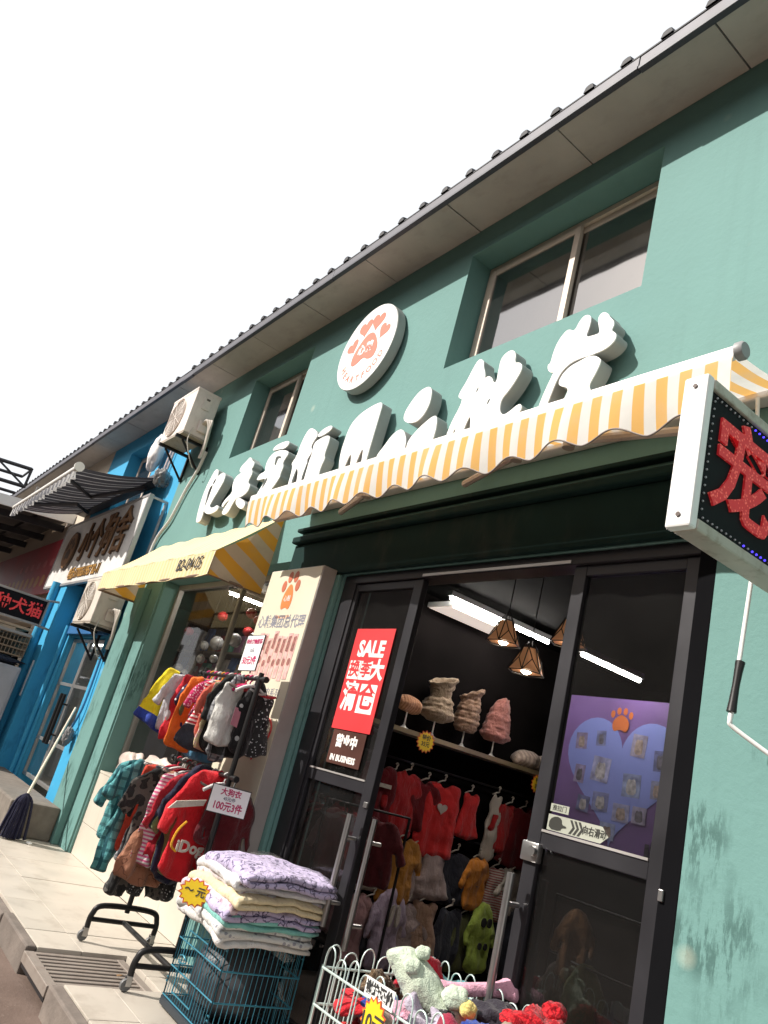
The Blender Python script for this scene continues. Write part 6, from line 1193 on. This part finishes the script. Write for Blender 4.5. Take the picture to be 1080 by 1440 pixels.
for k, (x_, y_, z_, lb_) in enumerate(((-4.95, -1.25, -.14, 'white paper scrap on the brown road before the drain grate'), (-4.30, -1.30, -.14, 'white paper scrap on the road nearest the lower left corner'), (-5.6, -1.16, -.14, 'white paper scrap on the road beside the kerb stones'), (-4.75, -.60, .008, 'brown dry leaf lying beside the drain grate'))):
    o_ = obj('dry_leaf' if 'leaf' in lb_ else 'paper_scrap', inflate([(-.03, 0), (-.01, .018), (.025, .014), (.035, -.004), (.005, -.02)], .004, .006, 600+k, .004), mat('leaf_brown', (0.22, 0.12, 0.05), 0.8) if 'leaf' in lb_ else white, local=True); o_.location = (x_, y_, z_); o_.rotation_euler = (0, -1.5, k*1.3); tag(o_, lb_, 'leaf' if 'leaf' in lb_ else 'litter')
tag(lump('paper_scrap', (-8.32, -.35, .012), (.035, .025, .012), white, None, 44, .4), 'crumpled white paper scrap on the tiles by the pillar foot', 'litter')

# ------------------------------------------------------------------ far left: canopy, red sign, cages
cp = thing('steel_canopy', 'dark steel canopy with white edge reaching out over the far shops', 'canopy', (-17, -2, 4.2))
dkst = mat('canopy_steel', (0.035, 0.035, 0.04), 0.6, 0.3)
CX1, CX0, CYO = -14.0, -26.0, -4.2
zc = lambda y: 4.30+.10*y
sl = lambda x0, x1, y0, y1, a, b: (lambda bm: [setattr(v, 'co', Vector((v.co.x, v.co.y, v.co.z+.10*v.co.y))) for v in bm.verts] and bm)(box(BM(), x0, x1, y0, y1, a, b))
obj('canopy_sheet', sl(CX0, CX1, CYO, -.01, 4.30, 4.33), mat('canopy_sheet_brown', (0.05, 0.045, 0.045), 0.7), cp)
obj('edge_board', sl(CX1, CX1+.05, CYO, -.01, 4.18, 4.36), white_dirty, cp)
for y in (-.5, -1.4, -2.3, -3.2, -4.1): obj('purlin', sl(CX0, CX1-.02, y-.04, y+.04, 4.22, 4.298), dkst, cp)
for x in (-14.6, -16.2, -17.8, -19.4): obj('rafter', sl(x-.05, x+.05, CYO, -.01, 4.10, 4.218), dkst, cp)
tr = thing('roof_truss', 'black steel truss frame standing above the white canopy edge', 'truss', (-15, -3, 4.5)); bm = BM()
for z in (0.0, .34): tube(bm, [(-14.6, -.9, 4.62+z), (-14.6, -4.2, 4.30+z)], .035, 6); tube(bm, [(-15.4, -.9, 4.62+z), (-15.4, -4.2, 4.30+z)], .03, 6)
for k in range(6): y = -.9-.66*k; tube(bm, [(-14.6, y, 4.60-.097*.66*k), (-14.6, y, 4.98-.097*.66*k)], .025, 5); tube(bm, [(-14.6, y, 4.62-.097*.66*k), (-14.6, y-.6, 4.92-.097*.66*k)], .02, 5); tube(bm, [(-14.6, y, 4.96-.097*.66*k), (-15.4, y, 4.96-.097*.66*k)], .022, 5)
obj('truss_bars', bm, dkst, tr)
gr_ = thing('balcony_rail', 'small grey metal railing on top of the canopy beside the truss', 'railing', (-14.3, -.5, 4.3)); bm = BM()
for z in (4.42, 4.5, 4.58, 4.66): tube(bm, [(-14.2, -.05, z), (-14.2, -.75, z-.06)], .012, 5)
for y in (-.05, -.4, -.75): tube(bm, [(-14.2, y, 4.3), (-14.2, y, 4.68+.08*y)], .016, 5)
obj('rail_bars', bm, MATS['grey_frame'], gr_)
rdm = mat('banner_red', (0.33, 0.02, 0.03), 0.45, var=0.25, vs=1.2)
rd = thing('red_shop_banner', 'dull red shop banner with faint orange lettering under the dark canopy', 'banner', (-16, -.1, 2.85)); obj('sheet', bx(-20, -13.1, -.10, -.07, 2.86, 3.85), rdm, rd)
orp = mat('faint_orange', (0.50, 0.20, 0.05), 0.5)
for k in range(9): x = -14.1-.42*k; flat('print_mark', [(x-.15, 3.0), (x+.13, 3.02), (x+.10, 3.2), (x-.13, 3.23)], -.1005, orp, rd, n=1)
for k in range(6): x = -13.9-.5*k; flat('print_mark', [(x-.15, 3.38), (x+.13, 3.36), (x+.10, 3.50), (x-.13, 3.5)], -.1005, mat('faint_pink', (0.45, 0.1, 0.1), 0.5), rd, n=1)
wc = thing('stacked_cage', 'brown wire animal cage standing on the grey cabinet at the far left', 'cage', (-12.1, -.85, 1.72)); brw = mat('brown_wire', (0.28, 0.2, 0.13), 0.6, 0.3)
for p0, dx, n in (((-12.4, -1.5, 0), (.72, 0, 0), 14), ((-11.68, -1.5, 0), (0, 1.1, 0), 22), ((-12.4, -.4, 0), (.72, 0, 0), 14)): wire_panel('wire_side', p0, dx, n, 1.74, 2.02, brw, wc, r=.006, rr=.011)
obj('cage_top', bx(-12.42, -11.66, -1.52, -.39, 2.022, 2.06), MATS['grey_frame'], wc); obj('cage_back', bx(-12.40, -12.38, -1.5, -.4, 1.74, 2.02), mat('cage_brown', (0.16, 0.11, 0.07), 0.8), wc)
plyw = mat('plywood', (0.55, 0.42, 0.29), 0.7, var=0.15, vs=4)
for k, (y0, y1, z) in enumerate(((-1.45, -.62, 2.062), (-1.3, -.42, 2.105))): tag(obj('plywood_board', bx(-12.3, -11.72, y0, y1, z, z+.035), plyw), ['lower plywood board on top of the brown cage', 'upper plywood board on top of the brown cage'][k], 'board', 'plywood boards on the cage')
gcab = thing('grey_cabinet', 'pale grey metal cabinet below the brown cage at the left edge', 'cabinet', (-12.1, -.9, 0)); obj('cabinet_body', bx(-12.45, -11.62, -1.6, -.36, .05, 1.60, .02), mat('cabinet_grey', (0.42, 0.42, 0.44), 0.45, dirt=.2), gcab); obj('plinth_base', bx(-12.42, -11.65, -1.57, -.39, 0, .05), darkm, gcab); obj('cabinet_door', bx(-11.62, -11.605, -1.56, -.40, .10, 1.56, .005), MATS['cabinet_grey'], gcab)
tag(lump('dark_tarp', (-12.04, -.95, 1.66), (.46, .62, .07), C('tarp', (0.03, 0.035, 0.06)), None, 51, .25, 7, 4), 'dark blue tarpaulin folded between the brown cage and grey cabinet', 'tarpaulin')

# ------------------------------------------------------------------ unseen other side of the street, added to mirror dark in the glass
opp = thing('opposite_building', 'plain brown shop row out of view, added for dark reflections in the door glass', 'building', (-8, -13, 0))
obj('wall', bx(-40, 20, -14, -13, -.15, 8.8), mat('opposite_brown', (0.10, 0.08, 0.07), 0.8), opp); obj('roof', bx(-40, 20, -14.4, -12.7, 8.801, 9.0), roofm, opp)
for k in range(14): x = -36+3.9*k; obj('shutter', bx(x, x+2.8, -12.995, -12.96, .02, 2.8), mat('opposite_shutter', (0.07, 0.07, 0.075), 0.5), opp)
